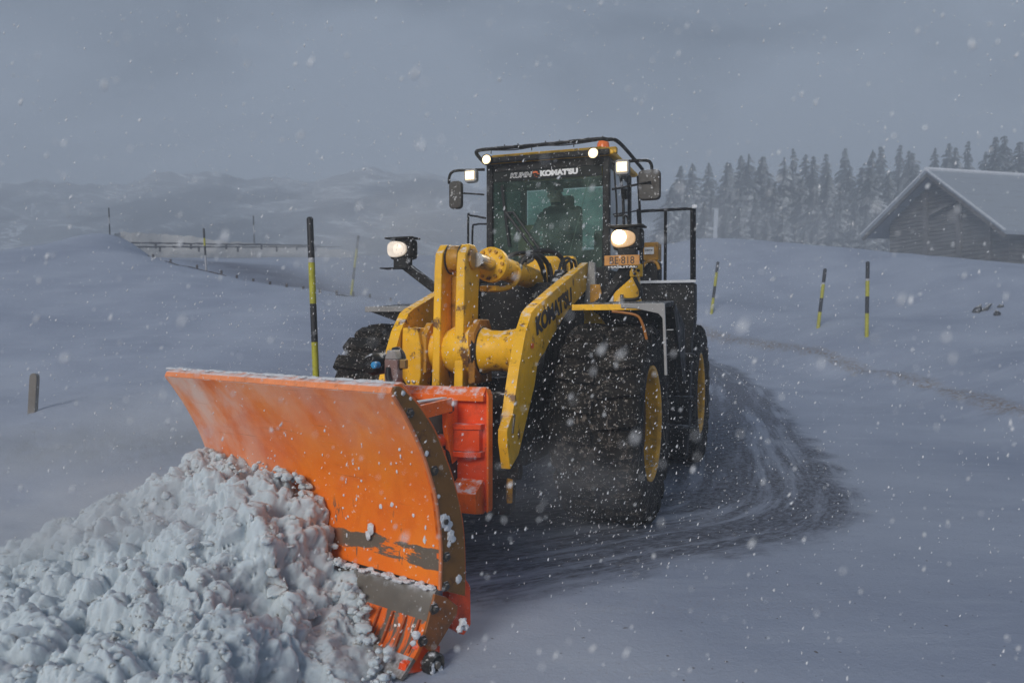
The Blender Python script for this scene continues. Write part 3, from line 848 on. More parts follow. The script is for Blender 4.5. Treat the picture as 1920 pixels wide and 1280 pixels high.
# ------------------------------------------------------------------ wheel loader (local: x to its left, y to its rear, z up; origin under the front axle)
LD = empty('wheel_loader', ML.matrix())
tag(LD, 'big yellow and black wheel loader with its lamps lit, driving on the snowy road', 'wheel loader')
A = ML.at
TR, TW = .90, .72
def tyre_mesh():
    mb = MB()
    w = TW / 2
    prof = [(.50, -w + .10), (.53, -w + .03), (.62, -w - .01), (.72, -w - .015), (.79, -w + .01), (.83, -w + .05), (.835, -w + .10), (.838, 0),
            (.835, w - .10), (.83, w - .05), (.79, w - .01), (.72, w + .015), (.62, w + .01), (.53, w - .03), (.50, w - .10)]
    mb.lathe(prof, seg=96)
    r = random.Random(3)
    n = 22
    for k in range(n):
        for sd in (-1, 1):
            a0 = 2 * math.pi * (k + (.5 if sd > 0 else 0)) / n
            # block footprint: (across, angle) on the tread, wraps over the shoulder
            da = .50 * math.pi / n
            rows = []
            for (xa, rad, sk, ww) in ((sd * .015, .888, .55, .85), (sd * .13, .90, .25, 1.0), (sd * .25, .90, -.1, 1.05), (sd * .335, .888, -.3, 1.0), (sd * .372, .845, -.35, .9), (sd * .378, .765, -.35, .6)):
                row = []
                for e in (-1, 1):
                    a = a0 + sk * da + e * da * ww + r.uniform(-.008, .008)
                    row.append((xa, rad + r.uniform(-.004, .004), a))
                rows.append(row)
            vs = []
            for row in rows:
                for xa, rad, a in row:
                    vs.append((xa, rad * math.cos(a), rad * math.sin(a)))
                for xa, rad, a in row:
                    ri = rad - .06
                    vs.append((xa * (.985), ri * math.cos(a), ri * math.sin(a)))
            fs = []
            for i in range(len(rows) - 1):
                p, q = i * 4, i * 4 + 4
                fs += [(p, p + 1, q + 1, q), (p, q, q + 2, p + 2), (p + 1, p + 3, q + 3, q + 1)]
            fs += [(0, 2, 3, 1)]
            e = (len(rows) - 1) * 4
            fs += [(e, e + 1, e + 3, e + 2)]
            mb.add(vs, fs)
    return mb
t0 = tyre_mesh()
def rim_mb(out):
    s = out; w = TW / 2
    return MB().lathe([(.515, s * (w - .06)), (.52, s * (w - .02)), (.495, s * (w - .025)), (.475, s * (w - .05)), (.468, s * (w - .165))], seg=64)
def well_mb(s):
    w = TW / 2
    return MB().lathe([(.468, s * (w - .165)), (.455, s * (w - .18)), (.45, s * (w - .32)), (.44, s * (w - .46)), (.36, s * (w - .50)), (.27, s * (w - .48)), (.24, s * (w - .38)), (.15, s * (w - .34)), (.0, s * (w - .34))], seg=64)
tyre_o = None
for (x, y, s) in ((1.04, 0, 1), (-1.15, 0, -1), (1.09, 3.40, 1), (-1.09, 3.40, -1)):
    wh = empty('wheel', loc=(x, y, TR), parent=LD)
    if tyre_o is None:
        tyre_o = t0.build('tyre', TYRE, wh, ang=30)
    else:
        o = tyre_o.copy(); COL.objects.link(o); o.parent = wh
    if s < 0: wh.children[0].rotation_euler.x = .2
    rim_mb(s).build('rim', RIMM, wh)
    well_mb(s).build('wheel_well', WELL, wh)
    mb = MB()
    for k in range(20):
        a = 2 * math.pi * k / 20
        mb.lathe([(.017, 0), (.017, .02), (.0, .02)], (s * (TW / 2 - .50), .33 * math.cos(a), .33 * math.sin(a)), 'x', 8)
    mb.build('wheel_nut', STEEL, wh)

# --- chassis
mb = MB()
mb.box((0, .15, .95), (.84, 1.7, .75))
mb.prism([(-.55, 1.25), (.95, 1.25), (.95, 1.9), (.6, 2.30), (.2, 2.32), (-.2, 1.95)], 'x', -.50, -.40)
mb.prism([(-.55, 1.25), (.95, 1.25), (.95, 1.9), (.6, 2.30), (.2, 2.32), (-.2, 1.95)], 'x', .40, .50)
mb.box((0, .55, 1.75), (.78, .7, .9))
mb.lathe([(.0, -.74), (.20, -.74), (.24, -.3), (.24, .3), (.20, .74), (0, .74)], (0, 0, TR), 'x', 24)
mb.build('front_frame', BLK, LD, .012)
MB().prism([(-1.36, .30), (-1.20, .30), (-1.15, .8), (-1.20, 1.25), (-1.36, 1.25)], 'x', -.50, .50).build('quick_coupler', BLK, LD, .02)
mb = MB()
mb.box((0, 2.6, 1.05), (.95, 3.4, .6))
mb.lathe([(.0, -.74), (.20, -.74), (.24, -.3), (.24, .3), (.20, .74), (0, .74)], (0, 3.40, TR), 'x', 24)
mb.box((0, 4.9, 1.1), (2.1, .6, .9))
mb.build('rear_frame', BLK, LD, .012)
mb = MB()
mb.prism([(2.5, 1.35), (5.1, 1.35), (5.1, 2.2), (4.7, 2.42), (2.5, 2.50)], 'x', -.80, .80)
mb.build('engine_hood', YEL, LD, .04)
MB().lathe([(.10, 2.45), (.10, 2.95), (.20, 2.97), (.21, 3.02), (.13, 3.10), (0, 3.12)], (.30, 3.3, 0), 'z', 28).build('air_intake', BLK, LD)
MB().tube([(-.35, 3.6, 2.4), (-.35, 3.6, 3.1), (-.35, 3.7, 3.2)], .07, 14).build('exhaust_pipe', BLK, LD)

# --- lift arms, cross tube, bellcrank
arm_px = [(1093, 500), (1040, 545), (1003, 578), (996, 587), (985, 622), (973, 687), (966, 735), (960, 780), (951, 806), (951, 830), (957, 880),
          (973, 852), (987, 790), (1003, 722), (1008, 683), (1014, 670), (1022, 660), (1032, 639), (1053, 602), (1066, 582), (1092, 553)]
arm = [(q_.y, q_.z) for q_ in (A(a_, b_, x=.59) for a_, b_ in arm_px)]
arm = [(.75, arm[0][1] + .06)] + arm + [(.75, arm[-1][1] + .08)]
for s in (1, -1):
    a_o = MB().prism(arm, 'x', s * .515, s * .59).build('lift_arm', YEL, LD, .008)
    # flange strip along the front edge
    fl_ = arm[1:9]
    mb = MB()
    for (y0, z0), (y1, z1) in zip(fl_[:-1], fl_[1:]):
        mb.beam((s * .5525, y0, z0), (s * .5525, y1, z1), .088, .016)
    mb.build('edge_strip', YEL, a_o)
    if s > 0:
        ps = A(1007, 627, x=.594); pe = A(1073, 566, x=.594)
        xa = (pe - ps)
        text('lettering', "KOMAT'SU", .20, NAVY, a_o, ps, xa, Vector((0, -xa.z, xa.y)) + Vector((0, .25, .25)) * xa.length, shear=.0, fat=.010, width=xa.length, depth=.0015)
        p = A(998, 648, x=.592); MB().box(p, (.006, .07, .04)).build('reflector', plain('red_reflector', (.8, .13, .02), .3), a_o)
        p = A(953, 787, x=.545); MB().beam(A(949, 812, x=.545), A(953, 776, x=.545), .112, .022).build('worn_patch', STEEL, a_o)
    MB().lathe([(0, -.08), (.06, -.08), (.06, .08), (0, .08)], (s * .545, A(957, 878, x=.545).y, A(957, 878, x=.545).z - .02), 'x', 20).build('pin', BLK, a_o)
    MB().beam((s * .54, A(957, 878, x=.545).y, A(957, 878, x=.545).z), (s * .52, A(957, 940, x=.53).y, A(957, 940, x=.53).z), .045, .09).build('pin_link', YELD, a_o, .01)
tub = [(.20, -.50), (.175, -.42), (.165, -.28), (.175, -.16), (.21, -.10), (.215, -.04), (.215, .06), (.20, .13), (.17, .20), (.165, .30), (.18, .42), (.215, .50)]
ct = MB().lathe(tub, (0, -.98, 1.57), 'x', 40).build('cross_tube', YEL, LD)
MB().prism([(-1.18, 1.30), (-.80, 1.30), (-.78, 1.72), (-.86, 1.83), (-1.06, 1.83), (-1.19, 1.72)], 'x', .08, .14).build('pivot_plate', paint('greasy_yellow', (.40, .17, .010), rust=(.03, .012, .008), dirt=(.012, .007, .005), dirt_amt=1, snow=.3), ct, .01)
MB().prism([(-1.18, 1.38), (-.80, 1.38), (-.78, 1.72), (-.86, 1.80), (-1.06, 1.80), (-1.17, 1.70)], 'x', -.36, -.30).build('pivot_plate', YELD, ct, .01)
MB().lathe([(0, .13), (.105, .13), (.105, .165), (.07, .17), (.065, .185), (0, .185)], (0, -.99, 1.57), 'x', 28).build('pivot_pin', YELD, ct)
MB().lathe([(.20, .10), (.22, .115), (.20, .145), (.14, .15)], (0, -.99, 1.57), 'x', 28).build('grease_ring', plain('black_grease', (.012, .008, .006), .35), ct)
# left inner bracket on the tube beside the bellcrank (seen at left of the plates)
MB().prism([(-.50, 1.76), (-.36, 1.76), (-.33, 1.60), (-.33, 1.36), (-.36, 1.22), (-.42, 1.22), (-.52, 1.36)], 'y', -1.22, -1.00).build('tube_bracket', YEL, ct, .012)
for dz in (0, ):
    for dx in (-.39, -.44):
        MB().lathe([(0, -.016), (.014, -.012), (.014, 0)], (dx, -1.22, 1.31), 'y', 10).build('bolt', SILVER, ct)
bc = empty('bellcrank', parent=LD)
bp = [(-1.20, 1.10), (-.88, 1.10), (-.86, 1.6), (-.84, 2.05), (-.80, 2.28), (-.84, 2.40), (-.92, 2.46), (-1.03, 2.46), (-1.12, 2.38), (-1.14, 2.26), (-1.16, 1.9)]
MB().prism(bp, 'x', -.245, -.175).build('side_plate', YEL, bc, .012)
MB().prism(bp, 'x', -.045, .035).build('side_plate', YEL, bc, .012)
MB().lathe([(0, -.175), (.105, -.175), (.115, -.15), (.115, -.07), (.105, -.045), (0, -.045)], (0, -.98, 2.34), 'x', 28).build('top_pin', YELD, bc)
MB().lathe([(.085, .035), (.085, .055), (.06, .06), (0, .06)], (0, -.98, 2.34), 'x', 26).build('pin_cap', YELD, bc)
MB().lathe([(0, -.175), (.15, -.175), (.15, -.045), (0, -.045)], (0, -.99, 1.57), 'x', 28).build('hub', YELD, bc)
MB().box((-.11, -.93, 1.95), (.13, .05, .5)).build('web_plate', YELD, bc, .01)
for xx in (-.168, -.052):
    MB().lathe([(.118, 0), (.128, .007), (.118, .014)], (xx - .007, -.98, 2.34), 'x', 28).build('snowy_seal', paint('snowy_grease', (.04, .035, .03), snow=1, specks=1.4, spec_scale=40), bc)

# --- tilt cylinder from the bellcrank head to the front frame
tcyl = empty('tilt_cylinder', parent=LD)
c0, c1 = Vector((-.02, -.90, 2.33)), Vector((.0, .55, 2.20))
dv = (c1 - c0).normalized()
def along(r_t, name, m, ax0=c0, seg=28, bev=0):
    mb = MB().lathe([(r, t) for r, t in r_t], axis='z', seg=seg, close=False)
    return mb.move(Matrix.Translation(ax0) @ dv.to_track_quat('Z', 'Y').to_matrix().to_4x4()).build(name, m, tcyl, bev)
off = Vector((.17, 0, 0))
c0 = Vector((.07, -.96, 2.33)); c1 = Vector((.14, .55, 2.23)); dv = (c1 - c0).normalized()
along([(0, -.02), (.062, -.02), (.062, .36), (0, .36)], 'rod', CHROME, c0)
along([(0, .25), (.13, .25), (.155, .27), (.155, .33), (.14, .345), (.128, .38), (.105, .40), (.105, 1.35), (0, 1.35)], 'barrel', YEL, c0)
for k in range(12):
    a = 2 * math.pi * k / 12
    mb = MB().lathe([(0, .234), (.016, .234), (.016, .258), (0, .258)], (.122 * math.cos(a), .122 * math.sin(a), 0), 'z', 8)
    mb.move(Matrix.Translation(c0) @ dv.to_track_quat('Z', 'Y').to_matrix().to_4x4()).build('bolt', YELD, tcyl)
MB().lathe([(0, .036), (.085, .036), (.085, .055), (0, .055)], (0, -.98, 2.33), 'x', 24).build('rod_eye', YELD, tcyl, .01)
MB().tube([A(945, 497, y=-.45), A(972, 505, y=-.30), A(966, 530, y=-.35), A(945, 541, y=-.45), A(915, 543, y=-.6)], .024, 12, 6).build('supply_pipe', YEL, tcyl)
MB().box(A(918, 541, y=-.58), (.16, .1, .05)).build('pipe_flange', YEL, tcyl, .01)
MB().box(A(935, 497, y=-.5), (.10, .12, .09)).build('port_block', YEL, tcyl, .01)

# --- hoses in front of the cab
hs = [([(945, 500, -.45), (952, 482, -.2), (980, 474, .1), (1010, 480, .4), (1030, 500, .7)], .021),
      ([(968, 512, -.3), (980, 488, -.1), (1003, 480, .1), (1018, 505, .3), (1022, 540, .45)], .026),
      ([(985, 492, 0), (1010, 478, .2), (1028, 500, .4), (1030, 545, .6)], .022),
      ([(975, 478, .3), (1020, 470, .5), (1050, 480, .6), (1058, 505, .7), (1050, 540, .7)], .024),
      ([(1048, 508, .2), (1054, 490, .3), (1066, 484, .4), (1072, 500, .5), (1066, 530, .6)], .016),
      ([(1055, 508, .25), (1062, 492, .35), (1075, 488, .45), (1080, 505, .5), (1076, 525, .55)], .014),
      ([(1035, 530, .2), (1034, 510, .3), (1030, 495, .4)], .016),
      ([(1000, 560, .0), (1010, 540, .1), (1030, 545, .2), (1050, 520, .3)], .018)]
for P_, r in hs:
    ho = MB().tube([A(px, py, y=y) for px, py, y in P_], r, 10, 8).build('hydraulic_hose', RUB, LD)
    if r > .017:
        p = [A(px, py, y=y) for px, py, y in P_[:2]]
        MB().tube([p[0], p[0].lerp(p[1], .5)], r * 1.25, 10).build('hose_fitting', SILVER, ho)
MB().prism([A(985, 480, y=.75).xz.to_tuple(), A(1075, 480, y=.75).xz.to_tuple(), A(1090, 540, y=.75).xz.to_tuple(), A(975, 545, y=.75).xz.to_tuple()], 'y', .75, .85).build('hose_cover', YEL, LD, .01)
MB().tube([A(1045, 520, y=.2), A(1040, 535, y=.15), A(1030, 555, y=.1)], .03, 8).build('valve', STEEL, LD)

# --- cab
CX0, CX1, CY0, CY1, CZ0, CZ1 = -.74, .70, 1.25, 2.50, 2.10, 3.62
mb = MB()
for x, y in ((CX0 + .04, CY0 + .04), (CX1 - .04, CY0 + .04), (CX0 + .04, CY1 - .05), (CX1 - .04, CY1 - .05)):
    mb.box((x, y, (CZ0 + CZ1) / 2), (.075, .08, CZ1 - CZ0))
mb.box(((CX0 + CX1) / 2, CY0 + .05, CZ1 - .045), (CX1 - CX0 - .15, .07, .10))
mb.box(((CX0 + CX1) / 2, CY1 - .05, CZ1 - .05), (CX1 - CX0 - .15, .08, .10))
for x in (CX0 + .04, CX1 - .04):
    mb.box((x, (CY0 + CY1) / 2, CZ1 - .05), (.07, CY1 - CY0 - .17, .10))
    mb.box((x, (CY0 + CY1) / 2, 2.24), (.06, CY1 - CY0 - .17, .30))
mb.box(((CX0 + CX1) / 2, CY0 + .05, 2.25), (CX1 - CX0 - .15, .06, .34))
mb.box(((CX0 + CX1) / 2, CY1 - .04, 2.42), (CX1 - CX0 - .15, .06, .62))
mb.box(((CX0 + CX1) / 2, (CY0 + CY1) / 2, 2.08), (CX1 - CX0, CY1 - CY0, .08))
cab = mb.build('cab', BLK, LD, .012)
cx = (CX0 + CX1) / 2
roof = MB().prism([(CX0 - .04, 3.63), (CX1 + .04, 3.63), (CX1 + .06, 3.66), (CX1 + .02, 3.70), (CX1 - .1, 3.725), (CX0 + .1, 3.725), (CX0 - .02, 3.70), (CX0 - .06, 3.66)], 'y', CY0 - .02, CY1 + .12).build('roof', YEL, cab, .02)
MB().box((cx, CY0 - .045, 3.655), (CX1 - CX0 + .02, .05, .06)).build('visor', BLK, roof, .01)
def pane(name, a, b, c, d, n, th=.006):
    a, b, c, d = map(Vector, (a, b, c, d)); n = Vector(n) * th
    return MB().add([a, b, c, d, a + n, b + n, c + n, d + n], [(0, 1, 2, 3), (7, 6, 5, 4), (0, 4, 5, 1), (1, 5, 6, 2), (2, 6, 7, 3), (3, 7, 4, 0)]).build(name, GLASS, cab, flat=True)
ws = pane('windshield', (CX0 + .09, CY0 + .012, 2.42), (CX1 - .085, CY0 + .012, 2.42), (CX1 - .085, CY0 + .012, 3.525), (CX0 + .09, CY0 + .012, 3.525), (0, 1, 0))
sw_ = pane('side_window', (CX1 - .035, CY0 + .10, 2.40), (CX1 - .035, CY1 - .10, 2.40), (CX1 - .035, CY1 - .10, 3.52), (CX1 - .035, CY0 + .10, 3.52), (-1, 0, 0))
pane('side_window', (CX0 + .035, CY0 + .10, 2.40), (CX0 + .035, CY1 - .10, 2.40), (CX0 + .035, CY1 - .10, 3.52), (CX0 + .035, CY0 + .10, 3.52), (1, 0, 0))
fg, nt, b = nodes('bright_view_pane'); g = NG(nt)  # opaque pale colour standing for the bright snow and sky seen through this pane
g.L(g.mix(g.ramp(g.noise(4, 6, .6), .3, .7), (.50, .54, .54), (.70, .73, .74)), b.inputs['Base Color']); b.inputs['Roughness'].default_value = .5
sw_.data.materials.clear(); sw_.data.materials.append(fg)
pane('rear_window', (CX0 + .10, CY1 - .04, 2.76), (CX1 - .10, CY1 - .04, 2.76), (CX1 - .10, CY1 - .04, 3.50), (CX0 + .10, CY1 - .04, 3.50), (0, -1, 0))
# sun band and lettering at the top of the windshield
MB().box((cx, CY0 + .006, 3.47), (CX1 - CX0 - .18, .004, .105)).build('sun_band', plain('dark_band', (.006, .009, .008), .85), ws)
yb = CY0 + .0025
p0 = A(956, 309, y=yb); p1 = A(998, 306, y=yb); p2 = A(1012, 305, y=yb); p3 = A(1083, 302, y=yb)
zb = 3.452
text('lettering', 'KUHN', .075, WHITE, ws, (p0.x, yb, zb), (1, 0, 0), (0, 0, 1), shear=.25, fat=.0035, width=p1.x - p0.x, depth=.0008)
text('lettering', 'KUHN', .068, plain('black_lettering', (.012, .016, .015), .4), ws, (p0.x + .006, yb - .0012, zb + .0025), (1, 0, 0), (0, 0, 1), shear=.25, fat=.0, width=(p1.x - p0.x) * .955, depth=.0008)
text('lettering', '&', .085, ORGL, ws, (p1.x - .005, yb - .001, zb - .003), (1, 0, 0), (0, 0, 1), fat=.004, width=p2.x - p1.x + .012, depth=.0008)
text('lettering', "KOMAT'SU", .078, WHITE, ws, (p2.x + .004, yb - .001, zb), (1, 0, 0), (0, 0, 1), fat=.006, width=p3.x - p2.x, depth=.0008)
# wiper
wy = CY0 - .02
wp_ = empty('wiper', parent=cab)
MB().tube([A(1006, 476, y=wy - .02), A(948, 398, y=wy)], .017, 8).build('wiper_arm', RUB, wp_)
MB().tube([A(1016, 474, y=wy - .02), A(962, 398, y=wy), A(946, 400, y=wy)], .016, 8).build('wiper_arm', RUB, wp_)
MB().tube([A(941, 348, y=wy), A(947, 400, y=wy), A(955, 462, y=wy)], .018, 8).build('wiper_blade', RUB, wp_)
# aerial-like wire inside the glass
MB().tube([A(1109, 320, y=CY0 + .05), A(1068, 474, y=CY0 + .05)], .0035, 6).build('wire', SILVER, cab)
# interior
st_ = empty('seat', parent=cab)
SX, SY = -.12, 1.98
MB().box((SX, SY, 2.55), (.52, .5, .14)).build('seat_cushion', DARK, st_, .04)
MB().box((SX, SY + .27, 2.92), (.50, .13, .66)).build('seat_back', DARK, st_, .04)
MB().box((SX, SY + .29, 3.30), (.28, .10, .18)).build('headrest', DARK, st_, .03)
MB().box((SX, SY, 2.32), (.3, .3, .38)).build('seat_base', DARK, st_)
sw = MB().tube([(.19 * math.cos(a), .19 * math.sin(a), 0) for a in [2 * math.pi * k / 28 for k in range(29)]], .014, 8)
sw.tube([(-.18, 0, 0), (.18, 0, 0)], .012, 8).tube([(0, 0, 0), (0, -.18, 0)], .012, 8).tube([(0, 0, 0), (0, 0, -.45)], .03, 10)
sw.move(Matrix.Translation((SX, SY - .42, 2.83)) @ Matrix.Rotation(R_(28), 4, 'X')).build('steering_wheel', DARK, cab)
MB().box((cx, CY0 + .20, 2.42), (1.1, .2, .22)).build('dashboard', DARK, cab, .04)
MB().box((CX0 + .2, CY1 - .3, 2.65), (.22, .25, .75)).build('console', paint('interior_trim', (.30, .22, .10), snow=0, specks=0), cab, .02)
MB().box((CX1 - .22, CY1 - .35, 2.60), (.25, .45, .6)).build('console', DARK, cab, .03)
# rails, mirrors, work lamps on the cab
rz = 3.80
mb = MB().tube([(CX0 - .05, 1.32, 3.66), (CX0 - .09, CY0 - .06, 3.74), (CX0 - .04, CY0 - .13, 3.760), (CX0 + .1, CY0 - .14, 3.765), (cx, CY0 - .14, 3.765), (CX1 - .12, CY0 - .14, 3.775), (CX1 + .0, CY0 - .13, 3.765), (CX1 + .10, CY0 + .05, 3.76), (CX1 + .13, CY1, 3.70)], .021, 10, 8)
rail = mb.build('roof_rail', BLK, cab)
mb = MB()
for k in range(9):
    x = CX0 + .12 + k * .16
    mb.tube([(x, CY0 - .14, 3.765), (x, CY0 - .145, 3.80 if k % 3 else 3.71)], .006, 6)
mb.tube([(CX0 + .1, CY0 - .15, 3.75), (CX0 + .4, CY0 - .155, 3.73), (CX0 + .7, CY0 - .15, 3.75), (CX0 + 1.0, CY0 - .155, 3.735), (CX1 - .1, CY0 - .15, 3.755)], .007, 6, 6)
mb.build('rail_clip', RUB, rail)
BEAC = plain('orange_beacon', (.85, .18, .03), .25)
bcn = A(1131, 274, y=1.35)
MB().lathe([(.07, -.09), (.075, -.05), (.065, .03), (.045, .06), (0, .065)], bcn, 'z', 24).build('beacon', BEAC, cab)
MB().box(A(1140, 283, y=1.3), (.2, .08, .07)).build('beacon_bracket', YEL, cab, .01)
def round_lamp(p, r, name='work_lamp', m=LAMPR):
    h_ = MB().lathe([(0, .10), (r * .8, .09), (r * 1.15, .04), (r * 1.15, -.005), (r * 1.0, -.005), (r, .01), (0, .01)], p, 'y', 24).build(name, BLK, cab)
    MB().lathe([(r * .99, .004), (r * .7, -.012), (0, -.018)], p, 'y', 24).build('lens', m, h_)
    MB().lathe([(r * .62, -.012), (r * .4, -.019), (0, -.024)], p, 'y', 24).build('bulb_reflector', LAMPW, h_)
    return h_
round_lamp(A(912, 299, y=1.13), .052)
round_lamp(A(1112, 287, y=1.13), .054)
def square_lamp(p, w, h, m):
    h_ = MB().prism([(p.x - w * .5, p.z - h * .35), (p.x - w * .38, p.z - h * .55), (p.x + w * .38, p.z - h * .55), (p.x + w * .5, p.z - h * .35), (p.x + w * .5, p.z + h * .35), (p.x + w * .38, p.z + h * .55), (p.x - w * .38, p.z + h * .55), (p.x - w * .5, p.z + h * .35)], 'y', p.y, p.y + .09).build('work_lamp', GREY, cab, .008)
    MB().box((p.x, p.y - .006, p.z), (w * .72, .014, h * .70)).build('lens', m, h_, .004)
    MB().box((p.x, p.y - .014, p.z + h * .02), (w * .46, .006, h * .42)).build('bulb_reflector', LAMPW, h_, .002)
    return h_
square_lamp(A(881, 329, y=1.10), .145, .135, LAMPR)
square_lamp(A(1166, 313, y=1.10), .150, .145, LAMPR)
def mirror(px, py, w, h, arms, y=1.15):
    p = A(px, py, y=y)
    r = .05
    pts = []
    for sx, sz, a0 in ((1, 1, 0), (-1, 1, 90), (-1, -1, 180), (1, -1, 270)):
        for k in range(5):
            a = R_(a0 + k * 22.5)
            pts.append((p.x + sx * (w / 2 - r) + r * math.cos(a), p.z + sz * (h / 2 - r) + r * math.sin(a)))
    mo = MB().prism(pts, 'y', y, y + .07).build('mirror', paint('mirror_shell', (.030, .026, .022), snow=.5, specks=1.5, dirt_amt=.5, spec_scale=30), cab, .015)
    for path, r_ in arms:
        MB().tube([A(a, b, y=yy) for a, b, yy in path], r_, 10, 6).build('mirror_arm', BLK, mo)
mirror(1217, 346, .235, .32, [([(1148, 305, 1.27), (1185, 302, 1.2), (1212, 301, 1.19), (1221, 308, 1.19), (1222, 322, 1.19)], .017),
                               ([(1148, 355, 1.27), (1175, 350, 1.2), (1220, 341, 1.13)], .012)])
mirror(853, 365, .16, .32, [([(909, 318, 1.27), (880, 319, 1.22), (852, 321, 1.18), (843, 330, 1.18), (842, 345, 1.18)], .016),
                             ([(908, 365, 1.27), (880, 363, 1.22), (856, 362, 1.20)], .010)])
for path, r_ in (([(878, 500, 1.6), (878, 408, 1.6), (882, 404, 1.6), (910, 409, 1.4)], .013), ([(886, 500, 1.7), (886, 430, 1.7), (892, 421, 1.7), (912, 420, 1.5)], .012)):
    MB().tube([A(a, b, y=yy) for a, b, yy in path], r_, 10, 4).build('grab_rail', BLK, cab)
for path, r_ in (([(1160, 300, 1.3), (1168, 370, 1.35), (1170, 440, 1.35)], .016), ([(1175, 305, 1.5), (1178, 360, 1.5), (1178, 430, 1.5)], .009), ([(1150, 302, 1.28), (1156, 380, 1.3), (1156, 440, 1.3)], .010),
                 ([(1152, 405, 1.3), (1172, 404, 1.35), (1178, 412, 1.35), (1178, 435, 1.35)], .014), ([(1150, 402, 1.5), (1190, 396, 1.8), (1200, 395, 2.2)], .009), ([(1196, 330, 1.9), (1201, 420, 1.9), (1206, 520, 1.9)], .015)):
    MB().tube([A(a, b, y=yy) for a, b, yy in path], r_, 10, 4).build('grab_rail', BLK, cab)
MB().box(A(1172, 364, y=1.45), (.05, .05, .12)).build('junction_box', BLK, cab, .01)

# --- head lamps on their arms, number plate
def headlamp(px, py, w, h, arm_pts, lit, mat_l, side):
    p = A(px, py, y=.25)
    ho = MB().box((p.x + side * .035, p.y + .09, p.z), (w + .055, .15, h + .05)).build('headlamp', BLK, LD, .04)
    pts = []
    for k in range(24):
        a = 2 * math.pi * k / 24
        c_, s_ = math.cos(a), math.sin(a)
        ex = abs(c_) ** .75 * (1 if c_ > 0 else -1); ez = abs(s_) ** .75 * (1 if s_ > 0 else -1)
        sq = 1.0 - .16 * side * ex
        pts.append((p.x + ex * w / 2, p.z + ez * h / 2 * (sq if True else 1)))
    mb = MB().prism(pts, 'y', p.y - .012, p.y + .03)
    mb.build('lens', LAMPD if lit else LAMPC, ho, .01)
    if lit:
        MB().lathe([(0, -.02), (.05, -.016), (.066, -.006), (.066, .0)], (p.x - .035, p.y - .012, p.z + .012), 'y', 24).build('bulb_reflector', LAMP, ho)
    else:
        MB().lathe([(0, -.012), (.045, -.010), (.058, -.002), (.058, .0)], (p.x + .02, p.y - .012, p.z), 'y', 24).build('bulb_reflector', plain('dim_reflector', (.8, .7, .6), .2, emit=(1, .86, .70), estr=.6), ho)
    MB().box((p.x + side * .03, p.y + .07, p.z + h / 2 + .035), (w + .10, .20, .018)).build('lamp_hood', BLK, ho, .006)
    MB().box((p.x + side * .03, p.y + .08, p.z - h / 2 - .06), (w * .75, .12, .10)).build('lamp_bracket', BLK, ho, .01)
    MB().box((p.x - side * .02, p.y + .06, p.z - h / 2 - .115), (w + .12, .16, .012)).build('lamp_tray', BLK, ho)
    MB().beam(A(*arm_pts[0]), A(*arm_pts[1]), .085, .10, (0, 1, 0)).build('lamp_arm', BLK, ho, .008)
    return ho, p
h1, hp = headlamp(1168, 447, .235, .165, ((1178, 500, None, .33), (1112, 590, None, .30)) if False else ((1176, 498, None, .33), (1116, 585, None, .3)), True, LAMP, 1)
headlamp(744, 467, .225, .165, ((752, 492, None, .33), (836, 556, None, .30)), False, LAMPD, 1)
pp = A(1166, 488, y=.20)
npl = MB().box(pp, (.335, .012, .095)).build('number_plate', PLATE, LD, .005)
text('lettering', 'BE·818', .098, plain('plate_lettering', (.03, .02, .015), .5), npl, (pp.x - .115, pp.y - .0085, pp.z - .033), (1, 0, 0), (0, 0, 1), fat=.0005, width=.235, depth=.001)
MB().box((pp.x, pp.y + .004, pp.z - .062), (.30, .008, .022)).build('plate_holder', RUB, npl)
text('lettering', 'HASLITAL', .024, WHITE, npl, (pp.x - .13, pp.y - .0015, pp.z - .070), (1, 0, 0), (0, 0, 1), fat=.0008, width=.27, depth=.0008)

# --- fenders
for s in (1, -1):
    fx0, fx1 = (.74, 1.52) if s > 0 else (-1.34, -.70)
    yy = -.40
    top = [(yy, 1.915), (yy, 1.955), (.35, 2.01), (1.05, 1.80), (1.05, 1.74), (.35, 1.96)]
    f_ = MB().prism(top, 'x', fx0, fx1).build('fender', BLK, LD, .008)
    MB().box(((fx0 + fx1) / 2, yy - .006, 1.937), (fx1 - fx0, .012, .052)).build('front_lip', YEL if s > 0 else GREY, f_, .004)
    if s > 0:
        MB().prism([(1.18, 1.968), (1.54, 1.968), (1.555, 1.955), (1.575, 1.36), (1.552, 1.36), (1.535, 1.84), (1.50, 1.88), (1.30, 1.925), (1.18, 1.93)], 'y', -.425, -.40).build('flap', GREY, f_, .004)
        MB().prism([(.35, 1.99), (1.05, 1.79), (1.12, 1.2), (.95, 1.2), (.3, 1.9)], 'x', 1.50, 1.53).build('side_flap', BLK, f_)
        MB().tube([(1.10, -.41, 1.90), (1.30, -.41, 1.87), (1.36, -.41, 1.80), (1.40, -.41, 1.66)], .012, 8, 4).build('fender_rib', paint('rusty_orange', (.35, .13, .02), snow=0), f_)
    else:
        MB().prism([(-1.34, 1.96), (-1.30, 1.915), (-.95, 1.80), (-.85, 1.70), (-.80, 1.70), (-.70, 1.955)], 'y', -.38, -.36).build('gusset', BLK, f_)
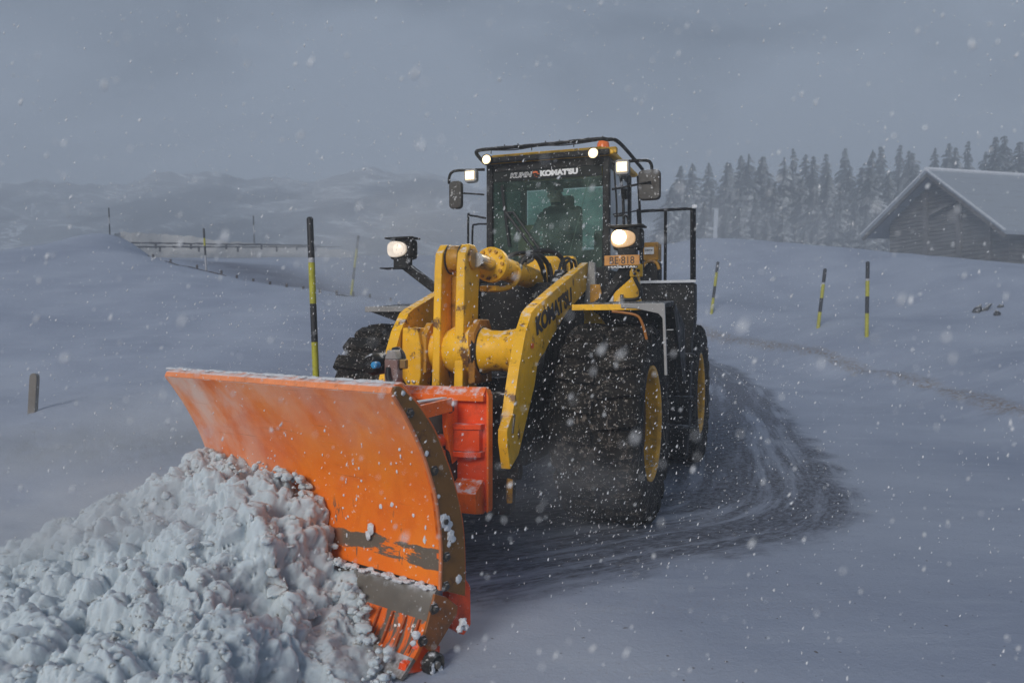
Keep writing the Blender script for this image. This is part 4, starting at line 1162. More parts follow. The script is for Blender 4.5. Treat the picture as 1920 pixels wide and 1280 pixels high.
# yellow support plate below the right-hand lamp, with its pipe, decals
pl_ = [A(a, b, y=1.0) for a, b in ((1128, 585), (1135, 545), (1150, 550), (1182, 522), (1184, 500), (1196, 505), (1203, 585))]
sp_ = MB().prism([(p.x, p.z) for p in pl_], 'y', 1.0, 1.06).build('side_plate', YEL, LD, .008)
MB().tube([A(1186, 500, y=.93), A(1190, 520, y=.93), A(1201, 545, y=.93), A(1196, 560, y=.93), A(1166, 562, y=.95)], .020, 10, 5).build('pipe', RUB, sp_)
MB().beam(A(1166, 552, y=.94), A(1166, 572, y=.94), .03, .03).build('pipe_clamp', RUB, sp_)
p = A(1141, 557, y=.985); d_ = MB().box(p, (.10, .006, .13)).build('decal', WHITE, sp_)
mb = MB()
for k in range(3): mb.box((p.x, p.y - .005, p.z + .03 - k * .03), (.06 - .01 * k, .003, .012))
mb.build('decal_print', NAVY, d_)
p = A(1122, 552, y=.60); MB().prism([(p.x - .08, p.z - .10), (p.x + .04, p.z - .02), (p.x + .02, p.z + .10), (p.x - .08, p.z + .10)], 'y', .58, .60).build('grille', YELD, LD)
MB().prism([A(1095, 575, y=.7).xz.to_tuple(), A(1105, 490, y=.7).xz.to_tuple(), A(1116, 493, y=.7).xz.to_tuple(), A(1118, 575, y=.7).xz.to_tuple()], 'y', .68, .74).build('support_plate', GREY, LD, .006)
# bracket with bolts beside the number plate
MB().box(A(1193, 507, y=.9), (.13, .05, .13)).build('hinge_bracket', YEL, LD, .01)
for q_ in ((1189, 503), (1197, 507), (1190, 513)):
    MB().lathe([(0, -.02), (.016, -.02), (.016, 0)], A(q_[0], q_[1], y=.87), 'y', 10).build('bolt', BLK, LD)

# --- step panel, ladder and platform rail ahead of the rear wheel
yp = 2.30
pn = [A(a, b, y=yp) for a, b in ((1200, 530), (1303, 530), (1303, 600), (1296, 640), (1292, 800), (1286, 860), (1238, 850), (1238, 590), (1200, 585))]
pan = MB().prism([(p.x, p.z) for p in pn], 'y', yp, yp + .22).build('step_panel', BLK, LD, .02)
MB().box(A(1252, 528, y=yp - .01), (.66, .06, .03)).build('tread_edge', SNOWM, pan)
for path, r_ in (([(1238, 600, 2.2), (1236, 565, 2.2), (1243, 558, 2.2), (1251, 562, 2.2), (1259, 600, 2.2), (1270, 655, 2.2)], .014), ([(1256, 592, 2.22), (1266, 588, 2.22), (1271, 596, 2.22), (1279, 655, 2.22)], .011)):
    MB().tube([A(a, b, y=yy) for a, b, yy in path], r_, 10, 6).build('hand_rail', BLK, pan)
p = A(1263, 614, y=2.18); dl = MB().box(p, (.15, .006, .06)).build('decal', WHITE, pan)
mb = MB()
for k in range(2): mb.box((p.x - .02, p.y - .005, p.z + .012 - k * .022), (.08, .003, .010))
mb.build('decal_print', NAVY, dl)
mb = MB()
for k, (a, b) in enumerate(((1278, 665), (1274, 745), (1278, 800))):
    p = A(a, b, y=2.1); mb.box(p, (.30, .2, .03)); mb.box((p.x, p.y - .1, p.z - .03), (.30, .01, .06))
mb.beam(A(1264, 660, y=2.15), A(1268, 760, y=2.15), .03, .05)
mb.build('ladder', BLK, pan, .005)
rr_ = empty('platform_rail', parent=LD)
for path in ([(1206, 530, 2.35), (1197, 405, 2.35), (1200, 397, 2.35), (1240, 394, 2.5), (1301, 391, 2.7)], [(1247, 530, 2.5), (1248, 394, 2.5)], [(1297, 530, 2.65), (1297, 391, 2.65)], [(1302, 530, 2.75), (1302, 391, 2.75)]):
    MB().tube([A(a, b, y=yy) for a, b, yy in path], .019, 10, 5).build('rail_tube', BLK, rr_)
MB().box(A(1303, 388, y=2.7), (.07, .07, .05)).build('snow_cap', SNOWM, rr_, .015)
tb = MB().box(A(1222, 473, y=2.45), (.20, .25, .22)).build('filter_box', YELD, LD, .012)
p = A(1217, 470, y=2.31); dk_ = MB().box(p, (.115, .006, .085)).build('decal', WHITE, tb)
text('lettering', "KOMAT'SU", .02, NAVY, dk_, (p.x - .05, p.y - .005, p.z - .002), (1, 0, 0), (0, 0, 1), fat=.0012, width=.095, depth=.0005)
MB().box(A(1221, 510, y=2.45), (.22, .28, .24)).build('battery_box', BLK, LD, .02)
MB().tube([A(1205, 500, y=2.2), A(1215, 490, y=2.25), A(1230, 492, y=2.25), A(1236, 505, y=2.25)], .02, 8, 5).build('pipe', YELD, LD)

# ------------------------------------------------------------------ driver
def skin_person():
    root_m = ML.matrix()
    bm = bmesh.new(); sk = bm.verts.layers.skin.verify()
    V = []
    def v(p, r, par=None, root=False):
        q = bm.verts.new(p); q[sk].radius = (r, r * .9); q[sk].use_root = root
        if par is not None: bm.edges.new((par, q))
        V.append(q); return q
    hx, hy = SX, SY + .05
    pel = v((hx, hy, 2.70), .15, None, True)
    sp1 = v((hx, hy + .01, 2.88), .145, pel)
    ch = v((hx, hy - .02, 3.05), .165, sp1)
    nk = v((hx, hy - .04, 3.20), .07, ch)
    hd0 = v((hx - .005, hy - .06, 3.27), .062, nk)
    hd1 = v((hx - .012, hy - .075, 3.34), .085, hd0)
    hd2 = v((hx - .012, hy - .06, 3.42), .082, hd1)
    hd3 = v((hx - .012, hy - .055, 3.465), .05, hd2)
    for s in (-1, 1):
        sh = v((hx + s * .19, hy - .01, 3.11), .075, ch)
        el = v((hx + s * .27, hy - .10, 2.86), .055, sh)
        wr = v((hx + s * .17, hy - .34, 2.86), .038, el)
        hand = v((hx + s * .155, hy - .41, 2.87), .040, wr)
        for k in range(4):
            a = v((hx + s * (.185 - .022 * k), hy - .455, 2.885), .011, hand)
            b = v((hx + s * (.185 - .022 * k), hy - .485, 2.875 - .004 * k), .010, a)
            v((hx + s * (.18 - .022 * k), hy - .480, 2.850), .009, b)
        t_ = v((hx + s * .115, hy - .43, 2.88), .011, hand); v((hx + s * .105, hy - .46, 2.875), .009, t_)
        th = v((hx + s * .11, hy - .05, 2.69), .095, pel)
        kn = v((hx + s * .15, hy - .45, 2.66), .07, th)
        an = v((hx + s * .16, hy - .55, 2.28), .05, kn)
        v((hx + s * .16, hy - .66, 2.19), .045, an)
    me = bpy.data.meshes.new('person'); bm.to_mesh(me); bm.free()
    cm, nt, b = nodes('dark_jacket_and_skin'); g = NG(nt)
    X, Y, Z = g.xyz()
    face = g.math('MULTIPLY', g.ramp(Z, 3.255, 3.27), g.ramp(Z, 3.425, 3.41))
    c = g.mix(face, (.016, .026, .045), (.58, .38, .31))
    g.L(c, b.inputs['Base Color']); b.inputs['Roughness'].default_value = .8
    o = link('person', me, cm)
    o.matrix_world = root_m
    tag(o, 'driver in a dark jacket and dark cap sitting behind the snowy windshield of the loader', 'person')
    m1 = o.modifiers.new('skin', 'SKIN'); m1.use_smooth_shade = True
    m2 = o.modifiers.new('subsurf', 'SUBSURF'); m2.levels = m2.render_levels = 2
    # cap, nose, eyes, mouth, ears
    hc = Vector((hx - .012, hy - .065, 3.36))
    cp_ = MB().lathe([(.098, .035), (.102, .06), (.095, .10), (.06, .135), (0, .145)], hc, 'z', 24)
    cp_.prism([(hc.x - .075, hc.y - .08), (hc.x - .05, hc.y - .16), (hc.x + .05, hc.y - .16), (hc.x + .075, hc.y - .08)], 'z', hc.z + .038, hc.z + .05)
    cp_.build('cap', plain('dark_cap', (.015, .016, .02), .8), o, .004)
    skn = plain('skin', (.42, .26, .20), .55)
    MB().add([hc + Vector((-.014, -.085, -.03)), hc + Vector((.014, -.085, -.03)), hc + Vector((0, -.118, -.025)), hc + Vector((0, -.088, .02))], [(0, 1, 2), (0, 2, 3), (1, 3, 2), (0, 3, 1)]).build('nose', skn, o)
    for s in (-1, 1):
        MB().lathe([(0, -.008), (.010, -.005), (.012, .004), (0, .008)], hc + Vector((s * .032, -.083, .012)), 'y', 12).build('eye', plain('eye', (.05, .04, .04), .3), o)
        MB().lathe([(0, -.008), (.022, -.004), (.026, .004), (0, .008)], hc + Vector((s * .086, .0, -.01)), 'x', 12).build('ear', skn, o)
    MB().box(hc + Vector((0, -.080, -.055)), (.045, .012, .008)).build('mouth', plain('lips', (.30, .12, .10), .5), o)
    MB().lathe([(.12, -.045), (.115, -.02), (.10, .0)], Vector((hx, hy - .03, 3.22)), 'z', 20).build('collar', plain('jacket_collar', (.015, .022, .035), .8), o)
skin_person()

# ------------------------------------------------------------------ snow plough
PL = empty('snow_plough', MP.matrix())
tag(PL, 'large curved orange snow plough with worn brown end edge pushing a heap of snow', 'snow plough')
B = MP.at
BL = 2.18
upper = [(-.175, 1.435), (-.125, 1.37), (-.05, 1.26), (.02, 1.14), (.08, 1.02), (.125, .90), (.15, .79), (.168, .66), (.172, .54), (.165, .40)]
up = [Vector((0, y, z)) for y, z in upper]
ups = spline(up, 4)
def sheet(prof, th, x0, x1, nseg=24):
    """profile (y,z) swept along x, given a thickness towards the back"""
    mb = MB(); n = len(prof); vs = []; fs = []
    P = [Vector((0, p[0], p[1])) if not isinstance(p, Vector) else p for p in prof]
    N = []
    for i in range(n):
        t = (P[min(i + 1, n - 1)] - P[max(i - 1, 0)]).normalized()
        N.append(Vector((0, -t.z, t.y)) if Vector((0, -t.z, t.y)).y > 0 else Vector((0, t.z, -t.y)))
    for k in range(nseg + 1):
        x = x0 + (x1 - x0) * k / nseg
        for i in range(n): vs.append(P[i] + Vector((x, 0, 0)))
        for i in range(n): vs.append(P[i] + N[i] * th + Vector((x, 0, 0)))
    m = 2 * n
    for k in range(nseg):
        a, b = k * m, (k + 1) * m
        for i in range(n - 1):
            fs += [(a + i, a + i + 1, b + i + 1, b + i), (a + n + i, b + n + i, b + n + i + 1, a + n + i + 1)]
        fs += [(a, b, b + n, a + n), (a + n - 1, a + 2 * n - 1, b + 2 * n - 1, b + n - 1)]
    for a in (0, nseg * m):
        for i in range(n - 1): fs.append((a + i, a + n + i, a + n + i + 1, a + i + 1))
    return mb.add(vs, fs)
mold = sheet(ups, .012, -BL, 0).build('moldboard', MOLD, PL, ang=50)
# folded top lip
MB().prism([(-.18, 1.437), (-.165, 1.472), (-.10, 1.492), (-.07, 1.48), (-.085, 1.462), (-.13, 1.45)], 'x', -BL, -.002).build('top_lip', paint('frosted_orange_lip', (.80, .26, .10), snow=1.15, specks=1.3), mold, .006)
# back ribs
for k in range(6):
    x = -.06 - k * (BL - .12) / 5
    rp = [(p.y + .014, p.z) for p in ups] + [(p.y + .17 if p.z < 1.2 else p.y + .08, p.z) for p in reversed(ups)]
    MB().prism(rp, 'x', x - .01, x + .01).build('rib', ORG, mold)
# end plate (brown wear edge) with its bolts, frosty inner edge and orange backing
inner = [(-.17, 1.43), (-.10, 1.34), (-.04, 1.25), (.03, 1.13), (.08, 1.02), (.125, .90), (.15, .79), (.168, .66), (.172, .54), (.165, .385)]
outer = [(.36, .30), (.362, .46), (.35, .64), (.315, .80), (.262, .95), (.19, 1.10), (.13, 1.21), (.07, 1.29), (.0, 1.37), (-.07, 1.43), (-.12, 1.47), (-.165, 1.475)]
si = [(p.y, p.z) for p in spline([Vector((0, a, b)) for a, b in inner], 4)]
so = [(p.y, p.z) for p in spline([Vector((0, a, b)) for a, b in outer], 4)]
ep = MB().prism(si + so, 'x', .002, .016).build('end_plate', BROWN, PL, .003)
so2 = [(a + .022, b + .008) for a, b in so]
MB().prism(si + so2, 'x', -.022, -.001).build('backing_plate', ORG, ep, .003)
mb = MB(); 
for (a, b), (c_, d_) in zip(si[:-1], si[1:]):
    mb.beam((.014, a - .004, b), (.014, c_ - .004, d_), .012, .016, (1, 0, 0))
mb.build('edge_bead', paint('frosty_edge', (.62, .20, .08), snow=1, specks=1.8, spec_scale=40), ep)
BOLT = paint('dark_bolt', (.05, .045, .04), snow=.8, specks=1)
for z in (1.335, 1.02, .74, .55, .395):
    y = np.interp(z, [b for a, b in reversed(inner)], [a for a, b in reversed(inner)]) + .035
    MB().lathe([(.028, .016), (.028, .022), (.016, .022), (.016, .036), (0, .036)], (0, y, z), 'x', 6).build('bolt', BOLT, ep)
# snow lumps stuck on the end plate
def clod(p, r, seed, sc=(1, 1, 1)):
    bm = bmesh.new(); bmesh.ops.create_icosphere(bm, subdivisions=2, radius=1)
    vs = []
    for v in bm.verts:
        k = r * (1 + .5 * mnoise.fractal(v.co * 1.6 + Vector((seed * 3.7, seed, 0)), 1, 2, 3))
        vs.append(Vector((v.co.x * sc[0], v.co.y * sc[1], v.co.z * sc[2])) * k + Vector(p))
    bm.verts.index_update()
    fs = [tuple(v.index for v in f.verts) for f in bm.faces]; bm.free()
    return vs, fs
mb = MB()
for i, (a, b, r) in enumerate(((834, 975, .035), (840, 985, .03), (828, 972, .02), (845, 1003, .03), (850, 1010, .02), (842, 1020, .016), (756, 737, .013), (770, 747, .010), (860, 1085, .022), (800, 850, .015), (822, 930, .012))):
    q_ = B(a, b, x=.018); mb.add(*clod(q_, r, i, (.35, 1, 1)))
tag(mb.build('stuck_snow', SNOWM, ep), kind='stuff')
# snow crust along the top
mb = MB()
for i in range(60):
    x = -rng.uniform(.02, BL); mb.add(*clod((x, -.11 + rng.uniform(-.03, .03), 1.487), rng.uniform(.012, .03), i, (1.6, 1, .3)))
tag(mb.build('snow_crust', SNOWM, mold), kind='stuff')
# small lumps sticking to the board face
mb = MB()
for i in range(70):
    x = -rng.random() ** 1.3 * 1.7 - .03; z = rng.uniform(.43, 1.15)
    y = np.interp(z, [p[1] for p in reversed(upper)], [p[0] for p in reversed(upper)])
    mb.add(*clod((x, y - .002, z), rng.choice((.003, .003, .004, .005, .006, .012 if i % 4 == 0 else .004)), i, (.6 + rng.random(), .4, 1 + rng.random() * 1.5)))
for a, b, r in ((695, 990, .024), (690, 1003, .02), (722, 863, .014), (735, 945, .012), (733, 930, .010), (619, 1000, .03), (681, 905, .008)):
    q_ = B(a, b, y=.15); mb.add(*clod(q_, r, a, (1, .5, 1.4)))
tag(mb.build('stuck_snow', SNOWM, mold), kind='stuff')
# lower spring-loaded edge: deflector roll, scraped orange segment, steel cutting edge
defl = spline([Vector((0, a, b)) for a, b in ((.175, .385), (.145, .375), (.115, .33), (.10, .275), (.092, .235))], 5)
de = sheet(defl, .03, -BL, -.004).build('deflector', STEEL, PL, ang=50)
tr = spline([Vector((0, a, b)) for a, b in ((.098, .245), (.075, .19), (.03, .115), (-.015, .07))], 4)
trip = sheet(tr, .025, -BL, -.01).build('trip_edge', TRIP, PL)
ce = sheet([Vector((0, -.010, .078)), Vector((0, -.06, .035)), Vector((0, -.10, .006))], .022, -BL, -.008).build('cutting_edge', STEEL, PL)
mb = MB()
for k in range(9):
    mb.beam((-.06 - k * .1, .085, .235), (-.06 - k * .1, .0, .088), .012, .012, (1, 0, 0))
mb.build('trip_rib', paint('worn_rib', (.40, .09, .02), snow=.6, specks=1), trip)
MB().beam((-BL, .185, .385), (-.01, .185, .385), .05, .03).build('pivot_gap', plain('black_gap', (.01, .01, .01), .8), PL)
mb = MB()
for i in range(70):
    x = -rng.random() * .75 - .02; mb.add(*clod((x, .135 + rng.uniform(-.02, .02), .392 + rng.uniform(-.004, .008)), rng.uniform(.006, .02), i, (1.4, 1, .6)))
tag(mb.build('snow_crust', SNOWM, de), kind='stuff')
def px_prism(pts, x, th, name, m, parent=PL, bev=.004):
    q_ = [B(a, b, x=x) for a, b in pts]
    return MB().prism([(p.y, p.z) for p in q_], 'x', x - th, x).build(name, m, parent, bev)
sh_ = px_prism([(816, 1113), (836, 1118), (859, 1136), (857, 1152), (833, 1192), (812, 1226), (792, 1206), (803, 1165)], .012, .016, 'side_shoe', paint('rusty_shoe', (.30, .10, .02), dirt=(.08, .05, .03), dirt_amt=.9, snow=.6, specks=1.2))
for a, b in ((812, 1140), (790, 1200)):
    MB().lathe([(.03, 0), (.03, .012), (.017, .012), (.017, .03), (0, .03)], B(a, b, x=.012), 'x', 6).build('bolt', BOLT, sh_)
px_prism([(846, 1085), (870, 1080), (882, 1098), (883, 1170), (870, 1190), (848, 1178), (840, 1130)], -.04, .05, 'rear_skid_plate', RED)
sb = px_prism([(775, 1235), (788, 1205), (815, 1226), (826, 1210), (822, 1250), (795, 1258), (757, 1264), (762, 1245)], -.015, .05, 'runner_plate', RED)
cw = empty('support_wheel', parent=PL)
p = B(812, 1243, x=.03)
MB().lathe([(0, -.035), (.05, -.035), (.058, -.028), (.060, .0), (.058, .028), (.05, .035), (.042, .030), (.04, .02), (0, .02)], p, 'x', 28).build('wheel_tread', paint('worn_black_roller', (.02, .02, .02), dirt=(.2, .19, .17), dirt_amt=.7, snow=.4, specks=1.5), cw)
MB().lathe([(0, .018), (.018, .018), (.018, .04), (0, .04)], p, 'x', 12).build('wheel_hub', STEEL, cw)
mb = MB()
for i in range(6): mb.add(*clod(p + Vector((.03, rng.uniform(-.04, .04), rng.uniform(-.05, .01))), .015, i, (.5, 1, 1)))
tag(mb.build('stuck_snow', SNOWM, cw), kind='stuff')
mb = MB()
for a, b, r in ((868, 1165, .022), (873, 1175, .018), (862, 1178, .02), (780, 1190, .022), (775, 1205, .016)):
    mb.add(*clod(B(a, b, x=.02), r, a))
tag(mb.build('stuck_snow', SNOWM, sh_), kind='stuff')

# --- carrier box between plough and loader, modelled square to the loader
toP = MP.matrix().inverted() @ ML.matrix()
class MBp(MB):
    def build(s, *a, **k): s.move(toP); return super().build(*a, **k)
yc = -1.72
xr_ = A(915, 800, y=yc).x; zt_, zb_ = A(900, 727, y=yc).z, A(900, 960, y=yc).z
cr_ = MBp().box(((xr_ - .62) / 2, yc + .06, (zt_ + zb_) / 2 - .02), (xr_ + .62, .05, zt_ - zb_ - .04)).build('carrier', RED, PL, .006)
MBp().prism([(yc - .02, zt_ - .055), (yc + .04, zt_), (yc + .10, zt_), (yc + .10, zt_ - .10), (yc - .02, zt_ - .10)], 'x', -.60, xr_ - .03).build('top_beam', ORG, cr_, .006)
MBp().prism([(xr_ - .014, zt_ - .012), (xr_ + .004, zt_ - .06), (xr_ + .004, zb_ + .02), (xr_ - .006, zb_), (xr_ - .014, zb_)], 'y', yc - .0, yc + .085).build('side_plate', ORG, cr_, .004)
p1_, p2_ = A(838, 800, y=yc - .02), A(912, 850, y=yc - .02)
for (b0, b1, hgt, nm) in ((792, 802, .0, 'shelf'), (843, 853, 0, 'shelf')):
    q1, q2 = A(838, b0, y=yc), A(838, b1, y=yc)
    MBp().prism([(p1_.x - .01, yc + .09), (p1_.x - .01, yc - .05), (p1_.x + .16, yc - .06), (xr_ - .05, yc - .02), (xr_ - .03, yc + .09)], 'z', q2.z, q1.z).build(nm, RED, cr_, .004)
q1, q2 = A(838, 803, y=yc), A(838, 842, y=yc)
MBp().prism([(p1_.x, yc + .09), (p1_.x, yc - .035), (p1_.x + .15, yc - .045), (xr_ - .065, yc - .01), (xr_ - .045, yc + .09)], 'z', q2.z, q1.z).build('pocket', RED, cr_, .003)
z1_, z2_, z3_ = A(880, 897, y=yc).z, A(880, 918, y=yc).z, A(880, 960, y=yc).z
MBp().prism([(yc + .09, z1_ + .01), (yc - .03, z1_ - .03), (yc - .13, z2_), (yc - .12, z3_ + .02), (yc + .02, z3_ - .01), (yc + .09, z3_)], 'x', -.5, xr_ - .045).build('bottom_beam', ORG, cr_, .006)
# pivot ears, push link, pin
for xx in (A(838, 760, y=yc - .08).x, ):
    e_ = [A(835, 752, y=yc - .1), A(848, 750, y=yc - .1), A(848, 800, y=yc - .1), A(835, 800, y=yc - .1)]
    za, zb2 = e_[0].z, e_[2].z
    MBp().box(((xr_ - .62) / 2 + .02, yc + .045, zt_ - .062), (xr_ + .58, .03, .02)).build('weld_seam', RED, cr_, .004)
    pe_ = MBp().prism([(yc - .17, za - .02), (yc - .14, za), (yc - .06, za), (yc + .1, za), (yc + .1, zb2 - .25), (yc - .06, zb2 - .28), (yc - .16, zb2)], 'x', xx, xx + .035).build('pivot_ear', ORG, cr_, .005)
    MBp().lathe([(.035, 0), (.035, .015), (.022, .015), (.022, .03), (0, .03)], (xx + .035, yc - .11, za - .05), 'x', 10).build('pin', BOLT, cr_)
a_ = A(772, 770, y=yc - .55); b_ = A(838, 758, y=yc - .12)
MBp().beam(a_ + Vector((-.02, 0, -.02)), b_, .10, .10).build('push_link', ORG, cr_, .006)
MBp().box((a_ + b_) / 2 + Vector((-.01, 0, .052)), (.05, .40, .012), Matrix.Rotation(math.atan2(a_.x - b_.x, -(a_.y - b_.y)), 3, 'Z')).build('snow_strip', SNOWM, cr_, .004)
MBp().box((.0, yc - .02, .86), (.42, .16, .62)).build('swing_block', plain('dark_recess', (.02, .016, .014), .7), cr_, .02)
MBp().beam((-.05, yc - .35, .80), (.15, yc - .05, .82), .10, .10).build('angle_cylinder', RED, cr_, .01)
MBp().lathe([(0, -.22), (.045, -.22), (.045, .1), (0, .1)], A(818, 828, y=yc - .2), 'y', 16).build('cylinder_end', RED, cr_)
MBp().box((-.05, yc - .28, .60), (.5, .5, .22)).build('pivot_beam', RED, cr_, .02)
for a, b in ((838, 880), (841, 893)):
    MBp().lathe([(0, -.03), (.025, -.03), (.025, 0)], A(a, b, y=yc - .03), 'y', 8).build('bolt', BOLT, cr_)
# valve head with blue cap, connector and hose above the carrier
vy = yc - .25
v_ = MBp().lathe([(0, -.12), (.06, -.11), (.08, -.07), (.08, .06), (.05, .11), (0, .12)], A(708, 682, y=vy), 'y', 24).build('valve_head', BLK, cr_)
MBp().lathe([(0, -.03), (.024, -.026), (.026, 0), (.026, .03)], A(704, 684, y=vy - .12), 'y', 16).build('blue_cap', plain('blue_cap', (.02, .28, .62), .4), v_)
cnm = A(738, 700, y=vy)
MBp().box(cnm + Vector((0, 0, .02)), (.11, .09, .17)).build('connector', paint('grey_red_connector', (.22, .14, .13), rust=(.25, .05, .03), snow=.4), cr_, .012)
MBp().prism([(cnm.x - .05, cnm.z + .105), (cnm.x + .055, cnm.z + .105), (cnm.x + .03, cnm.z + .17), (cnm.x - .03, cnm.z + .17)], 'y', vy - .045, vy + .045).build('connector_cap', GREY, cr_, .006)
MBp().box(cnm + Vector((0, .0, -.15)), (.10, .08, .2)).build('connector_base', RED, cr_, .006)
for path, r_ in (([(728, 690, vy - .05), (727, 705, vy - .08), (733, 725, vy - .1), (738, 745, vy - .05)], .018), ([(738, 655, vy + .2), (748, 655, vy + .1), (757, 668, vy + .05), (757, 685, vy), (748, 690, vy)], .017), ([(712, 675, vy), (728, 668, vy), (742, 672, vy)], .02)):
    MBp().tube([A(a, b, y=yy) for a, b, yy in path], r_, 10, 6).build('hose', RUB, cr_)
MBp().box(A(757, 682, y=vy), (.05, .05, .07)).build('hose_fitting', plain('brass', (.32, .22, .09), .35, .7), cr_, .008)

# ------------------------------------------------------------------ heap of ploughed snow
hc_ = []
for a in [(395, 852, 5.0), (430, 866, 4.9), (475, 866, 4.78), (530, 868, 4.6), (570, 890, 4.45), (596, 935, 4.3), (606, 1000, 4.22), (640, 1040, 4.15), (668, 1070, 4.08), (690, 1150, 4.0), (720, 1215, 3.95), (748, 1262, 3.92),
          (330, 895, 4.85), (200, 950, 5.0), (100, 1005, 5.2), (0, 1045, 5.3), (-200, 1085, 5.3), (500, 1000, 4.22), (420, 950, 4.5), (400, 1020, 4.15), (300, 1040, 4.2), (150, 1075, 4.25), (0, 1100, 4.3), (-200, 1120, 4.3),
          (560, 1060, 4.05), (550, 1110, 3.92), (450, 1120, 3.75), (300, 1150, 3.65), (150, 1175, 3.6), (0, 1195, 3.6), (-200, 1210, 3.6), (620, 1170, 3.88), (480, 1222, 3.62), (560, 1215, 3.75), (660, 1225, 3.85), (300, 1255, 3.3), (100, 1275, 3.25), (450, 1290, 3.3), (-200, 1300, 3.2)]:
    hc_.append(tuple(W(*a)))
hc_ += [(-1.22, 3.98, 0), (-.98, 3.93, .0), (-.72, 3.86, .03), (-.56, 3.80, 0), (-1.0, 3.70, -.05), (-.7, 3.5, -.1), (-1.15, 3.45, 0.06), (-1.05, 3.1, 0), (-1.3, 2.8, 0), (-2.2, 2.6, 0), (-3.2, 2.5, 0), (-4.5, 2.6, 0), (-5.6, 3.6, 0), (-6, 5, 0), (-5.2, 6.2, .1), (-4, 6.4, 0),
        (-3.1, 6.0, .1), (-2.6, 5.75, .3), (-.4, 4.6, .4), (-1.0, 5.0, .8), (-1.7, 5.6, .8)]
heap_h = rbf_fit(hc_, .12, 2e-2)
sx_ = np.arange(-4.6, -.42, .0105); sy_ = np.arange(2.6, 6.2, .0115)
SXg, SYg = np.meshgrid(sx_, sy_)
SZ = heap_h(SXg, SYg)
inw = np.array(MP.matrix().inverted())
lx_ = inw[0, 0] * SXg + inw[0, 1] * SYg + inw[0, 3]
ly_ = inw[1, 0] * SXg + inw[1, 1] * SYg + inw[1, 3]
gr_ = ground_h(SXg, SYg)
# the board limits the heap: its top meets the board along this line (x along the blade, height)
ct_ = [(-2.3, .95), (-1.75, .90), (-1.55, .90), (-1.35, .88), (-1.15, .84), (-1.0, .78), (-.90, .70), (-.80, .56), (-.72, .46), (-.62, .36), (-.50, .26), (-.36, .15), (-.22, .06), (-.10, -.02), (.1, -.08)]
lim = np.interp(lx_, [c_[0] for c_ in ct_], [c_[1] for c_ in ct_])
soft = np.clip((-.20 - ly_) * .5, 0, 1)
SZ = np.where(ly_ > -1.0, np.minimum(SZ, lim - .05 + soft), SZ)
flat_ = np.stack([SXg.ravel(), SYg.ravel(), SZ.ravel()], 1)
keep = (SZ > gr_ - .10) & (ly_ < .17) & (lx_ < -.02)
idx = np.where(keep.ravel())[0]
gz_y, gz_x = np.gradient(SZ, sy_, sx_)
nl = np.sqrt(gz_x ** 2 + gz_y ** 2 + 1)
NX, NY, NZ = (np.clip(-gz_x / nl, -.85, .85)).ravel(), (np.clip(-gz_y / nl, -.85, .85)).ravel(), (1 / nl).ravel()
off3 = np.zeros_like(flat_)
vor = mnoise.voronoi
for i in idx:
    p = Vector(flat_[i])
    w1 = p + Vector((mnoise.noise(p * 2.2), mnoise.noise(p * 2.2 + Vector((9, 0, 0))), mnoise.noise(p * 2.2 + Vector((0, 9, 0))))) * .09
    w2 = w1 + Vector((mnoise.noise(p * 9), mnoise.noise(p * 9 + Vector((9, 0, 0))), mnoise.noise(p * 9 + Vector((0, 9, 0))))) * .035
    d1 = vor(w1 * 3.1)[0][0]; d2 = vor(w2 * 7.2 + Vector((3, 1, 2)))[0][0]; d3 = vor(w2 * 14)[0][0]; d4 = vor(p * 42)[0][0]
    dome = lambda d: math.sqrt(max(0, 1 - min(1, d / .72) ** 2)) - .62
    b = .13 * dome(d1) + .085 * dome(d2) + .046 * dome(d3) + .018 * dome(d4)
    b += .014 * mnoise.fractal(p * 13, .8, 2, 5) + .007 * mnoise.noise(p * 48) + .004 * mnoise.noise(p * 95)
    k = min(1, max(.12, (flat_[i][2] + .06) / .30))
    off3[i, 2] = b * k * max(.25, NZ[i])
    bx, by = b * k * NX[i] * .8, b * k * NY[i] * .8
    off3[i, 0] = bx + k * (.035 * mnoise.noise(p * 4.0 + Vector((5, 5, 5))) + .005 * mnoise.noise(p * 22))
    off3[i, 1] = by + k * (.035 * mnoise.noise(p * 4.0 + Vector((7, 1, 3))) + .005 * mnoise.noise(p * 22 + Vector((4, 4, 1))))
hv = flat_ + off3
ny_, nx_ = SXg.shape
ids = np.arange(ny_ * nx_).reshape(ny_, nx_)
q4 = np.stack([ids[:-1, :-1], ids[:-1, 1:], ids[1:, 1:], ids[1:, :-1]], -1).reshape(-1, 4)
q4 = q4[keep.ravel()[q4].all(1)]
used = np.unique(q4); remap = -np.ones(len(hv), int); remap[used] = np.arange(len(used))
# rough clods: a dozen shapes, scattered in drifts with many more small than large
def clod_shape(seed, sub):
    bm = bmesh.new(); bmesh.ops.create_icosphere(bm, subdivisions=sub, radius=1)
    for v in bm.verts:
        q_ = v.co.copy()
        v.co = q_ * (.86 + .24 * mnoise.fractal(q_ * 1.1 + Vector((seed * 7.1, 0, 0)), 1, 2, 2) + .34 * (.5 - vor(q_ * 2.1 + Vector((0, seed * 3.3, 0)))[0][0]) + .06 * mnoise.noise(q_ * 6 + Vector((seed, 0, 0))))
    V0 = np.array([v.co for v in bm.verts]) * np.array([1 + .3 * math.sin(seed), 1, .8 + .25 * math.cos(seed * 2)]); bm.verts.index_update()
    F0 = np.array([[v.index for v in f.verts] for f in bm.faces]); bm.free(); return V0, F0
BIG = [clod_shape(k, 3) for k in range(10)]; TINY = [clod_shape(k + 40, 1) for k in range(10)]; SMALL = [clod_shape(k + 20, 2) for k in range(10)]
rq = random.Random(11)
VV = [hv[used]]; tri = []; nv = len(used)
